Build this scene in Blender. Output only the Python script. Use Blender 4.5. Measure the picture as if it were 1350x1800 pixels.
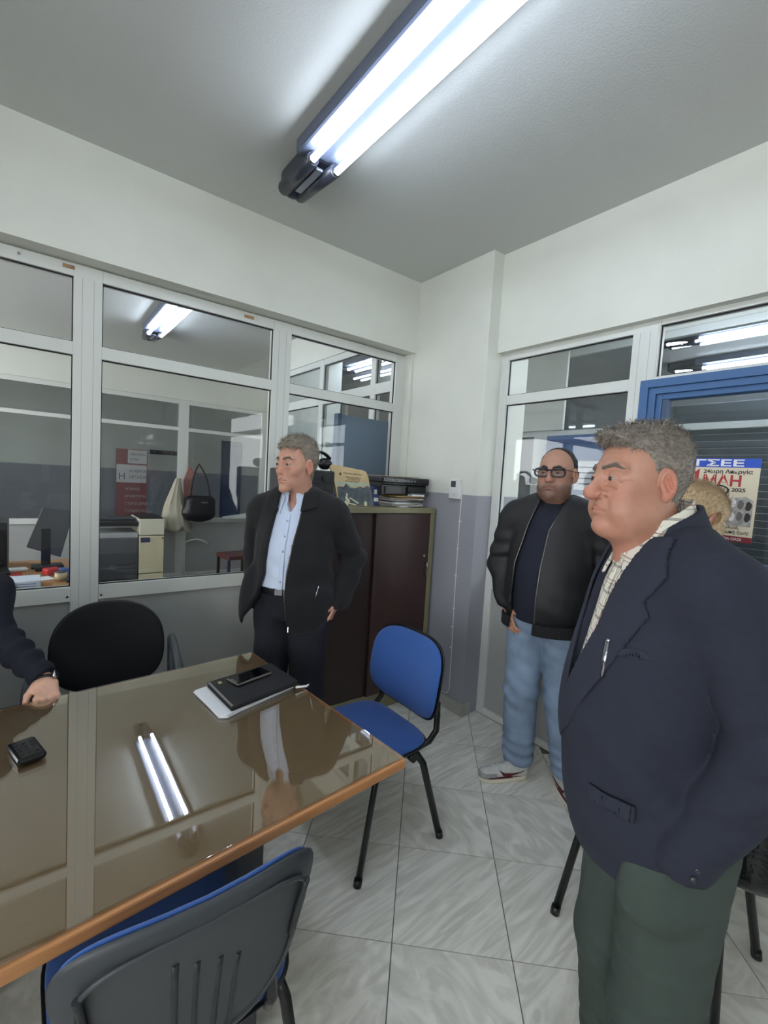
import bpy, bmesh, math, random
import numpy as np
from mathutils import Vector, Matrix
PI = math.pi
C = bpy.context.scene.collection
for o in list(bpy.data.objects): bpy.data.objects.remove(o)
# ---------------- camera ----------------
cam_d = bpy.data.cameras.new('camera'); cam = bpy.data.objects.new('camera', cam_d); C.objects.link(cam)
bpy.context.scene.camera = cam
FPX = 797.0
cam_d.sensor_fit = 'VERTICAL'; cam_d.sensor_height = 36.0; cam_d.lens = 36.0 * FPX / 1800.0
cam_d.clip_start = 0.02; cam_d.clip_end = 60
R = Matrix(((0.7894293, -0.00385087, -0.61382942), (-0.61102278, 0.09079074, -0.78638934), (0.05875831, 0.99586255, 0.0693199)))
cam.matrix_world = Matrix.Translation((0, 0, 1.58)) @ R.to_4x4()
# ---------------- world, exposure ----------------
w = bpy.data.worlds.new('world'); bpy.context.scene.world = w; w.use_nodes = True
w.node_tree.nodes['Background'].inputs[0].default_value = (0.97, 0.985, 1.0, 1)
w.node_tree.nodes['Background'].inputs[1].default_value = 5.5
vs = bpy.context.scene.view_settings
vs.view_transform = 'Standard'; vs.look = 'None'; vs.gamma = 1.0; vs.use_curve_mapping = False; vs.exposure = 0.34
TUBE = 23.0        # radiance of the fluorescent tubes
CEIL = 3.09
# ---------------- helpers ----------------
def srgb(r, g, b):
    f = lambda c: (c/255/12.92) if c/255 <= 0.04045 else ((c/255+0.055)/1.055)**2.4
    return (f(r), f(g), f(b), 1)
MATS = {}
def mat(name, rgb, rough=0.6, metal=0.0, noise=0.0, nscale=8.0, bump=0.0, bscale=60.0, coat=0.0, emit=0.0, attr=None, spec=0.5, stretch=None, sheen=0.0, bdist=0.01):
    if name in MATS: return MATS[name]
    m = bpy.data.materials.new(name); m.use_nodes = True; nt = m.node_tree; b = nt.nodes['Principled BSDF']
    col = srgb(*rgb); b.inputs['Base Color'].default_value = col
    b.inputs['Roughness'].default_value = rough; b.inputs['Metallic'].default_value = metal
    b.inputs['Coat Weight'].default_value = coat; b.inputs['Coat Roughness'].default_value = 0.05
    b.inputs['Specular IOR Level'].default_value = spec
    if sheen: b.inputs['Sheen Weight'].default_value = sheen
    if emit:
        b.inputs['Emission Color'].default_value = col; b.inputs['Emission Strength'].default_value = emit
    src = None
    tc = nt.nodes.new('ShaderNodeTexCoord'); mp = nt.nodes.new('ShaderNodeMapping'); nt.links.new(tc.outputs['Object'], mp.inputs[0])
    if stretch: mp.inputs['Scale'].default_value = stretch
    if attr:
        a = nt.nodes.new('ShaderNodeAttribute'); a.attribute_name = attr; src = a.outputs['Color']
    if noise:
        n = nt.nodes.new('ShaderNodeTexNoise'); n.inputs['Scale'].default_value = nscale; n.inputs['Detail'].default_value = 5
        nt.links.new(mp.outputs[0], n.inputs['Vector'])
        mr = nt.nodes.new('ShaderNodeMapRange'); mr.inputs[1].default_value = 0.3; mr.inputs[2].default_value = 0.7
        mr.inputs[3].default_value = 1-noise; mr.inputs[4].default_value = 1+noise; nt.links.new(n.outputs['Fac'], mr.inputs[0])
        mx = nt.nodes.new('ShaderNodeVectorMath'); mx.operation = 'SCALE'
        if src: nt.links.new(src, mx.inputs[0])
        else: mx.inputs[0].default_value = col[:3]
        nt.links.new(mr.outputs[0], mx.inputs['Scale']); src = mx.outputs[0]
    if src: nt.links.new(src, b.inputs['Base Color'])
    if bump:
        n = nt.nodes.new('ShaderNodeTexNoise'); n.inputs['Scale'].default_value = bscale; n.inputs['Detail'].default_value = 4
        nt.links.new(mp.outputs[0], n.inputs['Vector'])
        bp = nt.nodes.new('ShaderNodeBump'); bp.inputs['Strength'].default_value = bump; bp.inputs['Distance'].default_value = bdist
        nt.links.new(n.outputs['Fac'], bp.inputs['Height']); nt.links.new(bp.outputs[0], b.inputs['Normal'])
    MATS[name] = m; return m
def glassmat(name, tint, k=1.0, rough=0.0):
    m = bpy.data.materials.new(name); m.use_nodes = True; nt = m.node_tree; nt.nodes.remove(nt.nodes['Principled BSDF'])
    out = nt.nodes['Material Output']; t = nt.nodes.new('ShaderNodeBsdfTransparent'); t.inputs[0].default_value = tint
    g = nt.nodes.new('ShaderNodeBsdfGlossy'); g.inputs['Roughness'].default_value = rough
    fr = nt.nodes.new('ShaderNodeFresnel'); ge = nt.nodes.new('ShaderNodeNewGeometry'); io = nt.nodes.new('ShaderNodeMapRange')
    io.inputs[3].default_value = 1.5; io.inputs[4].default_value = 1/1.5; nt.links.new(ge.outputs['Backfacing'], io.inputs[0]); nt.links.new(io.outputs[0], fr.inputs[0])
    mu = nt.nodes.new('ShaderNodeMath'); mu.operation = 'MULTIPLY'; mu.inputs[1].default_value = k; mu.use_clamp = True
    mx = nt.nodes.new('ShaderNodeMixShader'); nt.links.new(fr.outputs[0], mu.inputs[0]); nt.links.new(mu.outputs[0], mx.inputs[0])
    nt.links.new(t.outputs[0], mx.inputs[1]); nt.links.new(g.outputs[0], mx.inputs[2]); nt.links.new(mx.outputs[0], out.inputs[0])
    MATS[name] = m; return m
def tag(o, label=None, cat=None, group=None, kind=None):
    if label: o['label'] = label
    if cat: o['category'] = cat
    if group: o['group'] = group
    if kind: o['kind'] = kind
    return o
def empty(name, loc=(0, 0, 0), rz=0, label=None, cat=None, group=None, kind=None):
    o = bpy.data.objects.new(name, None); o.location = loc; o.rotation_euler = (0, 0, rz); o.empty_display_size = 0.1
    C.objects.link(o); return tag(o, label, cat, group, kind)
def link(name, me, m=None, parent=None, loc=None, rot=None):
    if m: me.materials.append(m)
    o = bpy.data.objects.new(name, me); C.objects.link(o)
    if parent: o.parent = parent
    if loc is not None: o.location = loc
    if rot is not None: o.rotation_euler = rot
    return o
class MB:
    """collects shapes and links them as one mesh"""
    def __init__(s): s.bm = bmesh.new()
    def box(s, lo, hi, bev=0.0, seg=2, rot=None, about=None):
        b = bmesh.new(); bmesh.ops.create_cube(b, size=1)
        lo = Vector(lo); hi = Vector(hi); c = (lo+hi)/2; d = hi-lo
        for v in b.verts: v.co = Vector((v.co.x*d.x, v.co.y*d.y, v.co.z*d.z))
        if bev: bmesh.ops.bevel(b, geom=b.edges[:], offset=min(bev, min(d)*0.49), segments=seg, affect='EDGES', profile=0.5)
        for v in b.verts: v.co += c
        if rot is not None:
            p = Vector(about) if about is not None else c
            for v in b.verts: v.co = rot @ (v.co-p) + p
        s._add(b); return s
    def _add(s, b, smooth=False):
        me = bpy.data.meshes.new('t'); 
        if smooth:
            for f in b.faces: f.smooth = True
        b.to_mesh(me); b.free(); s.bm.from_mesh(me); bpy.data.meshes.remove(me)
    def cyl(s, a, b, r, r2=None, seg=20, cap=True):
        a = Vector(a); b = Vector(b); r2 = r if r2 is None else r2
        q = (b-a).to_track_quat('Z', 'Y').to_matrix(); t = bmesh.new(); rings = []
        for p, rr in ((a, r), (b, r2)):
            rings.append([t.verts.new(p + q @ Vector((rr*math.cos(2*PI*i/seg), rr*math.sin(2*PI*i/seg), 0))) for i in range(seg)])
        for i in range(seg):
            f = t.faces.new((rings[0][i], rings[0][(i+1) % seg], rings[1][(i+1) % seg], rings[1][i])); f.smooth = True
        if cap: t.faces.new(rings[0][::-1]); t.faces.new(rings[1])
        s._add(t); return s
    def tube(s, pts, r, seg=10, flat=1.0):
        pts = [Vector(p) for p in pts]; n = len(pts); t = bmesh.new(); rings = []; up = Vector((0, 0, 1)); prev = None
        for i, p in enumerate(pts):
            d = (pts[min(i+1, n-1)]-pts[max(i-1, 0)]).normalized()
            if prev is None:
                x = d.cross(up); x = x.normalized() if x.length > 1e-3 else Vector((1, 0, 0))
            else: x = (prev - d*prev.dot(d)).normalized()
            prev = x; y = d.cross(x); rr = r[i] if isinstance(r, (list, tuple)) else r
            rings.append([t.verts.new(p + x*rr*math.cos(2*PI*k/seg) + y*rr*flat*math.sin(2*PI*k/seg)) for k in range(seg)])
        for i in range(n-1):
            for k in range(seg):
                f = t.faces.new((rings[i][k], rings[i][(k+1) % seg], rings[i+1][(k+1) % seg], rings[i+1][k])); f.smooth = True
        t.faces.new(rings[0][::-1]); t.faces.new(rings[-1]); bmesh.ops.recalc_face_normals(t, faces=t.faces[:]); s._add(t); return s
    def prism(s, poly, z0, z1, axis='z', bev=0.0):
        """poly of 2D points extruded along an axis"""
        def P(a, b, h): return {'z': (a, b, h), 'y': (a, h, b), 'x': (h, a, b)}[axis]
        t = bmesh.new(); A = [t.verts.new(P(a, b, z0)) for a, b in poly]; B = [t.verts.new(P(a, b, z1)) for a, b in poly]; n = len(poly)
        t.faces.new(A[::-1]); t.faces.new(B)
        for i in range(n): t.faces.new((A[i], A[(i+1) % n], B[(i+1) % n], B[i]))
        bmesh.ops.recalc_face_normals(t, faces=t.faces[:])
        if bev: bmesh.ops.bevel(t, geom=t.edges[:], offset=bev, segments=2, affect='EDGES', profile=0.5)
        s._add(t); return s
    def sph(s, c, r, seg=16):
        t = bmesh.new(); bmesh.ops.create_uvsphere(t, u_segments=seg, v_segments=max(6, seg//2), radius=1)
        r = (r, r, r) if isinstance(r, (int, float)) else r
        for v in t.verts: v.co = Vector((v.co.x*r[0]+c[0], v.co.y*r[1]+c[1], v.co.z*r[2]+c[2]))
        s._add(t, True); return s
    def xf(s, M):
        for v in s.bm.verts: v.co = M @ v.co
        return s
    def build(s, name, m, parent=None, **k):
        me = bpy.data.meshes.new(name); s.bm.to_mesh(me); s.bm.free(); return link(name, me, m, parent, **k)
def box(name, lo, hi, m, parent=None, bev=0.003, **k): return MB().box(lo, hi, bev).build(name, m, parent, **k)
def struct(o): o['kind'] = 'structure'; return o
def text(name, s, size, m, parent, M, ext=0.0004, bold=0.0, sx=1.0):
    cu = bpy.data.curves.new(name, 'FONT'); cu.body = s; cu.size = size; cu.extrude = ext; cu.align_x = 'LEFT'; cu.offset = bold
    t = bpy.data.objects.new('tmp', cu); C.objects.link(t); dg = bpy.context.evaluated_depsgraph_get()
    me = bpy.data.meshes.new_from_object(t.evaluated_get(dg)); bpy.data.objects.remove(t)
    me.transform(M @ Matrix.Diagonal((sx, 1, 1, 1))); return link(name, me, m, parent)
# ---------------- materials ----------------
def wallmat(name, top, low, z):
    m = mat(name, top, 0.75, noise=0.03, nscale=3, bump=0.15, bscale=90, bdist=0.004); nt = m.node_tree; b = nt.nodes['Principled BSDF']
    g = nt.nodes.new('ShaderNodeNewGeometry'); sx = nt.nodes.new('ShaderNodeSeparateXYZ'); nt.links.new(g.outputs['Position'], sx.inputs[0])
    gt = nt.nodes.new('ShaderNodeMath'); gt.operation = 'GREATER_THAN'; gt.inputs[1].default_value = z; nt.links.new(sx.outputs[2], gt.inputs[0])
    mx = nt.nodes.new('ShaderNodeMix'); mx.data_type = 'RGBA'; mx.inputs[6].default_value = srgb(*low)
    src = b.inputs['Base Color'].links[0].from_socket; nt.links.new(gt.outputs[0], mx.inputs[0]); nt.links.new(src, mx.inputs[7]); nt.links.new(mx.outputs[2], b.inputs['Base Color'])
    return m
WALL = wallmat('painted_wall', (222, 224, 214), (160, 161, 168), 1.515)
CEILM = mat('ceiling_plaster', (206, 208, 204), 0.8, bump=0.22, bscale=140, bdist=0.005)
ALU = mat('white_aluminium', (216, 219, 213), 0.32, noise=0.02, nscale=6, stretch=(1, 1, 0.2))
PANEL = mat('grey_panel', (172, 174, 171), 0.5, noise=0.02, nscale=4)
GASKET = mat('black_rubber', (18, 18, 20), 0.6)
GLASS = glassmat('window_glass', (0.95, 0.96, 0.96, 1), 1.0)
GLASSD = glassmat('dusty_glass', (0.88, 0.90, 0.91, 1), 1.0)
BLUEPAINT = mat('blue_paint', (66, 104, 152), 0.4, noise=0.04, nscale=5)
BLACKPL = mat('black_plastic', (22, 23, 26), 0.35)
BLACKMET = mat('black_metal', (16, 16, 18), 0.3)
DARKPL = mat('dark_grey_plastic', (62, 66, 70), 0.5, bump=0.12, bscale=400, bdist=0.002)
BLUEFAB = mat('blue_fabric', (46, 88, 158), 0.9, noise=0.06, nscale=120, bump=0.25, bscale=500, bdist=0.002, sheen=0.2)
BLACKFAB = mat('black_fabric', (16, 17, 20), 0.95, noise=0.1, nscale=120, bump=0.2, bscale=500, bdist=0.002)
CHROME = mat('chrome', (190, 190, 195), 0.2, metal=1.0)
PAPER = mat('paper', (228, 230, 232), 0.7)
INK = mat('ink', (30, 30, 36), 0.7)
CREAM = mat('cream_plastic', (214, 206, 172), 0.5)
TUBEM = mat('tube_light', (226, 238, 255), emit=TUBE)
LAMPB = mat('lamp_housing', (58, 62, 72), 0.28, metal=0.0)
LAMPR = mat('lamp_reflector', (92, 100, 118), .35, metal=0.0)
# marble tile
def marble(name, stretch):
    m = mat(name, (238, 236, 226), 0.30, noise=0.05, nscale=4.5, stretch=stretch, spec=0.4); nt = m.node_tree; b = nt.nodes['Principled BSDF']
    n = nt.nodes.new('ShaderNodeTexNoise'); n.inputs['Scale'].default_value = 3.0; n.inputs['Detail'].default_value = 8; n.inputs['Distortion'].default_value = 1.6
    mp = nt.nodes.new('ShaderNodeMapping'); mp.inputs['Scale'].default_value = (stretch[0]*.8, stretch[1]*1.5, 1)
    tc = nt.nodes.new('ShaderNodeTexCoord'); nt.links.new(tc.outputs['Object'], mp.inputs[0]); nt.links.new(mp.outputs[0], n.inputs['Vector'])
    rp = nt.nodes.new('ShaderNodeValToRGB'); rp.color_ramp.elements[0].position = 0.40; rp.color_ramp.elements[0].color = srgb(204, 203, 197)
    rp.color_ramp.elements[1].position = 0.58; rp.color_ramp.elements[1].color = (1, 1, 1, 1); nt.links.new(n.outputs['Fac'], rp.inputs[0])
    mx = nt.nodes.new('ShaderNodeMix'); mx.data_type = 'RGBA'; mx.blend_type = 'MULTIPLY'; mx.inputs[0].default_value = 0.55
    src = b.inputs['Base Color'].links[0].from_socket; nt.links.new(src, mx.inputs[6]); nt.links.new(rp.outputs[0], mx.inputs[7]); nt.links.new(mx.outputs[2], b.inputs['Base Color'])
    return m
MARB = [marble('marble_tile_a', (1, 4, 1)), marble('marble_tile_b', (4, 1, 1)), marble('marble_tile_c', (2.2, 3, 1))]
GROUT = mat('grout', (108, 106, 98), 0.9, noise=0.2, nscale=10)
# ---------------- structure: floor with tiles, ceiling, walls ----------------
XL, YB_, XB, YA, YF = -2.3, -2.2, 2.43, 2.695, 2.80
floor = struct(box('floor', (-4, -4, -0.10), (8, 11.5, -0.006), GROUT, bev=0))
def clip(poly, a, b, c):          # keep a*x+b*y<=c
    out = []
    for i in range(len(poly)):
        p, q = poly[i], poly[(i+1) % len(poly)]; dp = a*p[0]+b*p[1]-c; dq = a*q[0]+b*q[1]-c
        if dp <= 0: out.append(p)
        if dp*dq < 0: t = dp/(dp-dq); out.append((p[0]+t*(q[0]-p[0]), p[1]+t*(q[1]-p[1])))
    return out
def tiles():
    rnd = random.Random(4); eu = (0.683, 0.730); ev = (0.730, -0.683); su, sv = 0.4175, 0.407; shared = None
    mesh_cache = {}
    for i in range(-14, 20):
        for j in range(-20, 20):
            u0 = 1.457 + (i-3)*su; v0 = -0.016 + j*sv; g = 0.0018
            q = [(u0+g, v0+g), (u0+su-g, v0+g), (u0+su-g, v0+sv-g), (u0+g, v0+sv-g)]
            P = [(a*eu[0]+b*ev[0], a*eu[1]+b*ev[1]) for a, b in q]
            cx = sum(p[0] for p in P)/4; cy = sum(p[1] for p in P)/4
            if not (-1.0 < cx < 2.75 and -0.5 < cy < 3.1): continue
            full = all(-3 < p[0] < 2.47 and p[1] < 2.78 for p in P); rot = rnd.choice((0, 1, 2)); dz = rnd.uniform(-.0006, .0006)
            if full: poly = P
            else:
                poly = clip(clip(P, 1, 0, 2.478), 0, 1, 2.79)
                if len(poly) < 3: continue
                ar = abs(sum(poly[k][0]*poly[(k+1) % len(poly)][1]-poly[(k+1) % len(poly)][0]*poly[k][1] for k in range(len(poly)))/2)
                if ar < 0.002: continue
            lp = [(x-cx, y-cy) for x, y in poly]
            if full and rot in mesh_cache:
                o = bpy.data.objects.new('tile', mesh_cache[rot]); C.objects.link(o)
            else:
                o = MB().prism(lp, -0.008, 0.0, 'z', 0.0).build('tile', MARB[rot])
                if full: mesh_cache[rot] = o.data
            o.parent = floor; o.location = (cx, cy, dz-0.0006)
tiles()
struct(box('ceiling', (-4, -4, CEIL), (8, 11.5, CEIL+.1), CEILM, bev=0))
# left-hand glazed wall: header above, window strip, grey panels
wb = struct(box('wall_left', (XL, YA, 2.565), (2.33, YA+0.22, CEIL), WALL, bev=0))
struct(box('wall_corner', (2.33, 1.995, 0), (2.55, 2.92, CEIL), WALL, bev=0.002))
struct(box('trim_1', (2.312, YA+.03, 0), (2.33, 2.90, 2.565), WALL, bev=0))
struct(box('baseboard_corner', (2.318, 1.983, 0), (2.40, 2.69, 0.085), mat('marble_skirting', (176, 176, 168), .35, noise=.1), bev=0.003))
struct(box('wall_right', (XB, YB_, 2.462), (2.60, 1.995, CEIL), WALL, bev=0))
struct(box('wall_camera_side', (XL-.1, YB_-.12, 0), (2.6, YB_, CEIL), WALL, bev=0))
def holed(name, x0, x1, y0, y1, holes, z0=.9, z1=2.5, axis='y'):
    # wall along an axis with unseen openings placed to let daylight into the rooms
    def seg(a, b, c, d): struct(box(name, (x0, a, c), (x1, b, d), WALL, bev=0) if axis == 'y' else box(name, (a, y0, c), (b, y1, d), WALL, bev=0))
    s, e = (y0, y1) if axis == 'y' else (x0, x1)
    seg(s, e, 0, z0); seg(s, e, z1, CEIL); p = s
    for h0, h1 in holes: seg(p, h0, z0, z1); p = h1
    seg(p, e, z0, z1)
holed('wall_far_left', XL-.1, XL, YB_, 2.9, [(-2.0, -.7), (-.55, .75)])  # openings set on this unseen wall so daylight falls on the faces
def partition(name, axis, front, depth, posts, top, bottom, sill, transom, low, closed=True, glass=GLASS, face=-1, lowmat=PANEL, gk=True):
    """glazed partition. posts = list of (a0,a1) along the wall; panes between; axis 'y' means plane y=front, room on -y side"""
    root = struct(empty(name)); 
    def B(nm, a0, a1, z0, z1, d0, d1, m, bev=0.002):
        lo, hi = ((a0, front+d0, z0), (a1, front+d1, z1)) if axis == 'y' else ((front+d0, a0, z0), (front+d1, a1, z1))
        return box(nm, lo, hi, m, root, bev)
    for a0, a1 in posts: 
        B('mullion', a0, a1, low, top+.06, 0, depth, ALU)
        if a1-a0 > .1 and gk:
            for k in (0.30, 0.70): B('mullion_groove', a0+(a1-a0)*k-.001, a0+(a1-a0)*k+.001, low, top, -.0008, .0005, PANEL, 0)
    for (p0, p1) in zip(posts[:-1], posts[1:]):
        a0, a1 = p0[1], p1[0]
        B('head_rail', a0, a1, top, top+.06, .002, depth-.002, ALU)
        B('sill_rail', a0, a1, sill, bottom, -.004, depth-.002, ALU)
        if transom: B('transom', a0, a1, transom[0], transom[1], .001, depth-.002, ALU)
        if low < sill-.02:
            B('lower_panel', a0, a1, low+.045, sill, .02, .035, lowmat, 0)
            B('bottom_rail', a0, a1, low, low+.045, .002, depth-.002, ALU)
        rows = [(bottom, transom[0]), (transom[1], top)] if transom else [(bottom, top)]
        for z0, z1 in rows:
            B('pane', a0, a1, z0, z1, .024, .029, glass, 0)
            if gk:
                mb = MB(); t = .005
                for (b0, b1, c0, c1) in ((a0, a0+t, z0, z1), (a1-t, a1, z0, z1), (a0, a1, z1-t, z1), (a0, a1, z0, z0+t)):
                    lo, hi = ((b0, front+.016, c0), (b1, front+.024, c1)) if axis == 'y' else ((front+.016, b0, c0), (front+.024, b1, c1))
                    mb.box(lo, hi)
                mb.build('gasket', GASKET, root)
    return root
partition('window_1', 'y', YF, .06, [(-2.3, -2.2), (-.90, -.775), (.160, .283), (1.215, 1.338), (2.223, 2.312)], 2.497, .935, .858, (2.116, 2.180), .0)
# screw heads and old paint patches on the first window
wr = bpy.data.objects['window_1']
for x, z in ((.147, .885), (.296, .88), (1.20, .885), (1.35, .885), (.145, 2.535), (-.05, 2.53)): MB().cyl((x, YF-.0055, z), (x, YF-.001, z), .006, seg=10).build('screw', CHROME, wr)
RUST = mat('old_varnish', (164, 128, 92), .6, noise=.3, nscale=30)
for x0, x1, z in ((.115, .165, 2.535), (1.02, 1.08, 2.53)): box('varnish_patch', (x0, YF-.0012, z-.01), (x1, YF+.001, z+.008), RUST, wr, 0)
# right-hand glazed wall with the blue door
partition('window_2', 'x', 2.48, .06, [(1.03, 1.152), (1.937, 1.995)], 2.416, .954, .885, (2.125, 2.186), 0)
partition('window_3', 'x', 2.48, .06, [(-.35, -.22), (1.022, 1.030)], 2.436, 2.18, 2.165, None, 2.165)
partition('window_4', 'x', 2.48, .06, [(-2.2, -2.1), (-.30, -.22)], 2.416, .954, .885, (2.125, 2.186), 0)
d1 = struct(empty('door_1'))
F = BLUEPAINT
for y0, y1, z1, d0 in ((1.045, 1.085, 2.165, 0), (1.012, 1.045, 2.125, .012), (.985, 1.012, 2.092, .026)):
    box('door_frame', (2.462+d0, y0, 0), (2.55, y1, z1), F, d1, .002)
for z0, z1, y1, d0 in ((2.125, 2.165, 1.045, 0), (2.092, 2.125, 1.012, .012), (2.065, 2.092, .985, .026)):
    box('door_frame', (2.462+d0, -.22, z0), (2.55, y1, z1), F, d1, .002)
box('door_frame', (2.462, -.26, 0), (2.55, -.22, 2.165), F, d1, .004)
box('door_stile', (2.492, .955, 0.02), (2.532, .985, 2.065), mat('dark_blue_paint', (62, 84, 112), .4), d1, .003)
box('door_stile', (2.492, -.22, 0.02), (2.532, -.14, 2.065), F, d1, .003)
box('door_rail', (2.49, -.14, 1.235), (2.534, .955, 1.31), mat('dark_blue_paint', (62, 84, 112), .4), d1, .003)
box('door_rail', (2.49, -.14, 1.16), (2.534, .955, 1.205), ALU, d1, .003)
box('door_panel', (2.505, -.14, .02), (2.52, .955, 1.16), PANEL, d1, 0)
box('pane', (2.506, -.14, 1.31), (2.511, .955, 2.065), GLASSD, d1, 0)
# partitions seen through the glass
partition('window_5', 'y', 7.02, .07, [(-2.9, -2.8), (-.9, -.78), (1.665, 1.80), (2.90, 3.05)], 2.50, .86, .79, (2.12, 2.17), 0, glass=GLASSD, gk=False)
struct(box('wall_behind_office', (-3, 7.0, 2.56), (3.1, 7.2, CEIL), WALL, bev=0))
partition('window_6', 'x', 2.32, .06, [(2.93, 2.99), (3.20, 3.27), (4.09, 4.17), (5.0, 5.08)], 2.70, 1.0, .93, (2.31, 2.40), 0, gk=True)
struct(box('trim_2', (2.31, 2.92, 2.76), (2.40, 5.08, CEIL), WALL, bev=0)); struct(box('wall_return', (2.38, 5.08, 0), (3.15, 5.18, CEIL), WALL, bev=0)); struct(box('wall_office_right', (3.05, 5.18, 0), (3.15, 7.0, CEIL), WALL, bev=0))
partition('window_7', 'x', 4.0, .06, [(-2.2, -2.1), (.7, .76), (2.56, 2.74), (4.7, 4.8), (6.3, 6.4), (8.9, 9.0)], 2.84, 1.05, .98, (2.105, 2.155), 0, glass=GLASSD, gk=False)
struct(box('wall_corridor_header', (4.0, -2.2, 2.9), (4.1, 9.4, CEIL), WALL, bev=0)); struct(box('wall_corridor_panel', (3.97, 2.42, 2.16), (3.999, 3.3, 2.9), WALL, bev=0))
struct(box('wall_corridor_stub', (2.55, 2.03, 0), (2.82, 2.3, CEIL), WALL, bev=0))
struct(box('wall_far_room', (-4, 9.5, 0), (8, 9.6, CEIL), WALL, bev=0))
struct(box('wall_far_right', (7.2, -4, 0), (7.3, 9.5, CEIL), wallmat('far_wall_paint', (176, 180, 182), (140, 144, 150), 1.2), bev=0))
holed('wall_room_left', -3.1, -3.0, 2.9, 9.5, [(3.6, 6.8)], 1.0, 2.6)  # opening added out of view to brighten the office
holed('wall_corridor_end', 2.6, 7.2, -2.3, -2.2, [(2.7, 3.9), (4.2, 6.8)], .3, 2.7, 'x')  # openings added out of view to light the corridor
fd = struct(empty('door_2'))
box('door_leaf', (3.08, 9.46, 0), (3.5, 9.5, 2.2), mat('navy_door', (38, 60, 96), .5), fd, .004)
for z in (.2, 1.3): box('door_inset', (3.13, 9.455, z), (3.45, 9.462, z+.8), mat('navy_door_b', (46, 70, 108), .5), fd, .003)
# ---------------- ceiling lamps ----------------
def lamp(name, x, y0, y1, label, tubes, zc=CEIL):
    r = empty(name, (x, (y0+y1)/2, zc), 0, label, 'ceiling light', 'twin tube ceiling lights'); L = (y1-y0)/2
    def cap(y, s):
        return [(.080*math.cos(a), y + s*.075*math.sin(a)) for a in [PI*i/12 for i in range(13)]]
    MB().box((-.112, -L+.30, -.066), (.112, L-.30, -.001), .012).build('housing', LAMPR, r)
    MB().box((-.022, -L+.36, -.074), (.022, L-.36, -.058), .003).build('reflector', LAMPR, r)
    for q in (-1, 1):
        pts = [(.072*math.cos(a), q*(L-.08)+q*.075*math.sin(a)) for a in [PI*i/12 for i in range(13)]] + [(-.072, q*(L-.36)), (.072, q*(L-.36))]
        MB().prism(pts, -.070, -.001, 'z', 0.016).build('end_cap', LAMPB, r)
        for s in (-1, 1): 
            MB().cyl((s*.044, q*(L-.055), -.074), (s*.058, q*(L-.372), -.098), .034, .028, seg=22).sph((s*.044, q*(L-.055), -.074), .034, 18).build('end_housing', LAMPB, r)
        MB().sph((0, q*(L-.05), -.072), (.05, .036, .032), 18).build('end_nose', LAMPB, r)
        MB().box((-.018, q*(L-.22)-.11, -.104), (.018, q*(L-.22)+.11, -.09), .004).build('end_plate', mat('lamp_plate', (150, 158, 172), .3, metal=.4), r)
    for s in (-1, 1):
        MB().cyl((s*.062, tubes[0]-(y0+y1)/2, -.104), (s*.062, tubes[1]-(y0+y1)/2, -.104), .0145, seg=16).build('tube', TUBEM, r)
        for t in tubes: 
            dy = t-(y0+y1)/2; MB().cyl((s*.062, dy-.012, -.104), (s*.062, dy+.012, -.104), .0165, seg=14).build('tube_cap', CHROME, r)
            MB().box((s*.062-.008, dy-.006, -.10), (s*.062+.008, dy+.006, -.07)).build('socket', LAMPB, r)
    return r
lamp('ceiling_light', 1.045, .06, 2.30, 'twin tube ceiling light with dark rounded ends, above the table in the near room', (.42, 1.93))
lamp('ceiling_light', 1.035, 3.60, 5.84, 'twin tube ceiling light with dark ends, in the room behind the left glazing', (3.97, 5.48))
lamp('ceiling_light', 3.30, 3.40, 5.45, 'twin tube ceiling light in the corridor, seen through the upper pane above the filing cabinet', (3.75, 5.1))
lamp('ceiling_light', 4.70, -.35, 1.95, 'twin tube ceiling light seen through the glass above the blue door, upper pair of tubes', (-.1, 1.85))
lamp('ceiling_light', 5.75, -.2, 2.25, 'twin tube ceiling light seen just above the blue door frame, lower line of light', (.1, 2.15))
lamp('ceiling_light', -1.1, -1.6, .64, 'added unseen twin tube light above the camera side of the near room', (-1.25, .26))  # lamp added behind the camera as extra fill
lamp('ceiling_light', -1.3, 4.0, 6.2, 'added unseen twin tube light brightening the left end of the room behind the left glazing', (4.4, 5.8))  # hidden lamp added to brighten the office
lamp('ceiling_light', 3.30, .0, 2.0, 'added twin tube light brightening the corridor behind the pane left of the blue door', (.3, 1.75))  # lamp added above the header to brighten the corridor
# ---------------- SDF toolkit for people ----------------
f4 = np.float32
def V3(*a): return np.array(a, f4)
def ell(P, c, r, Rm=None):
    q = P - V3(*c)
    if Rm is not None: q = q @ Rm
    r = V3(*r); k0 = np.linalg.norm(q/r, axis=1); k1 = np.linalg.norm(q/(r*r), axis=1)+1e-9
    return k0*(k0-1)/k1
def cap_(P, a, b, ra, rb=None):
    rb = ra if rb is None else rb; a = V3(*a); b = V3(*b); d = b-a; t = np.clip(((P-a) @ d)/float(d @ d), 0, 1)
    return np.linalg.norm(P-a-t[:, None]*d, axis=1) - (ra+(rb-ra)*t)
def ecap(P, a, b, ra, rb, sc):      # capsule scaled along axes
    s = V3(*sc); return cap_(P/s, np.array(a)/s, np.array(b)/s, ra, rb)*float(min(sc))
def rbox(P, c, h, r, Rm=None):
    q = P - V3(*c)
    if Rm is not None: q = q @ Rm
    q = np.abs(q) - V3(*h) + r
    return np.linalg.norm(np.maximum(q, 0), axis=1) + np.minimum(q.max(axis=1), 0) - r
def smin(a, b, k=.005): h = np.maximum(k-np.abs(a-b), 0)/k; return np.minimum(a, b)-h*h*k*.25
def smax(a, b, k=.005): return -smin(-a, -b, k)
def rotz(a): c, s = math.cos(a), math.sin(a); return np.array([[c, -s, 0], [s, c, 0], [0, 0, 1]], f4)
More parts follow.
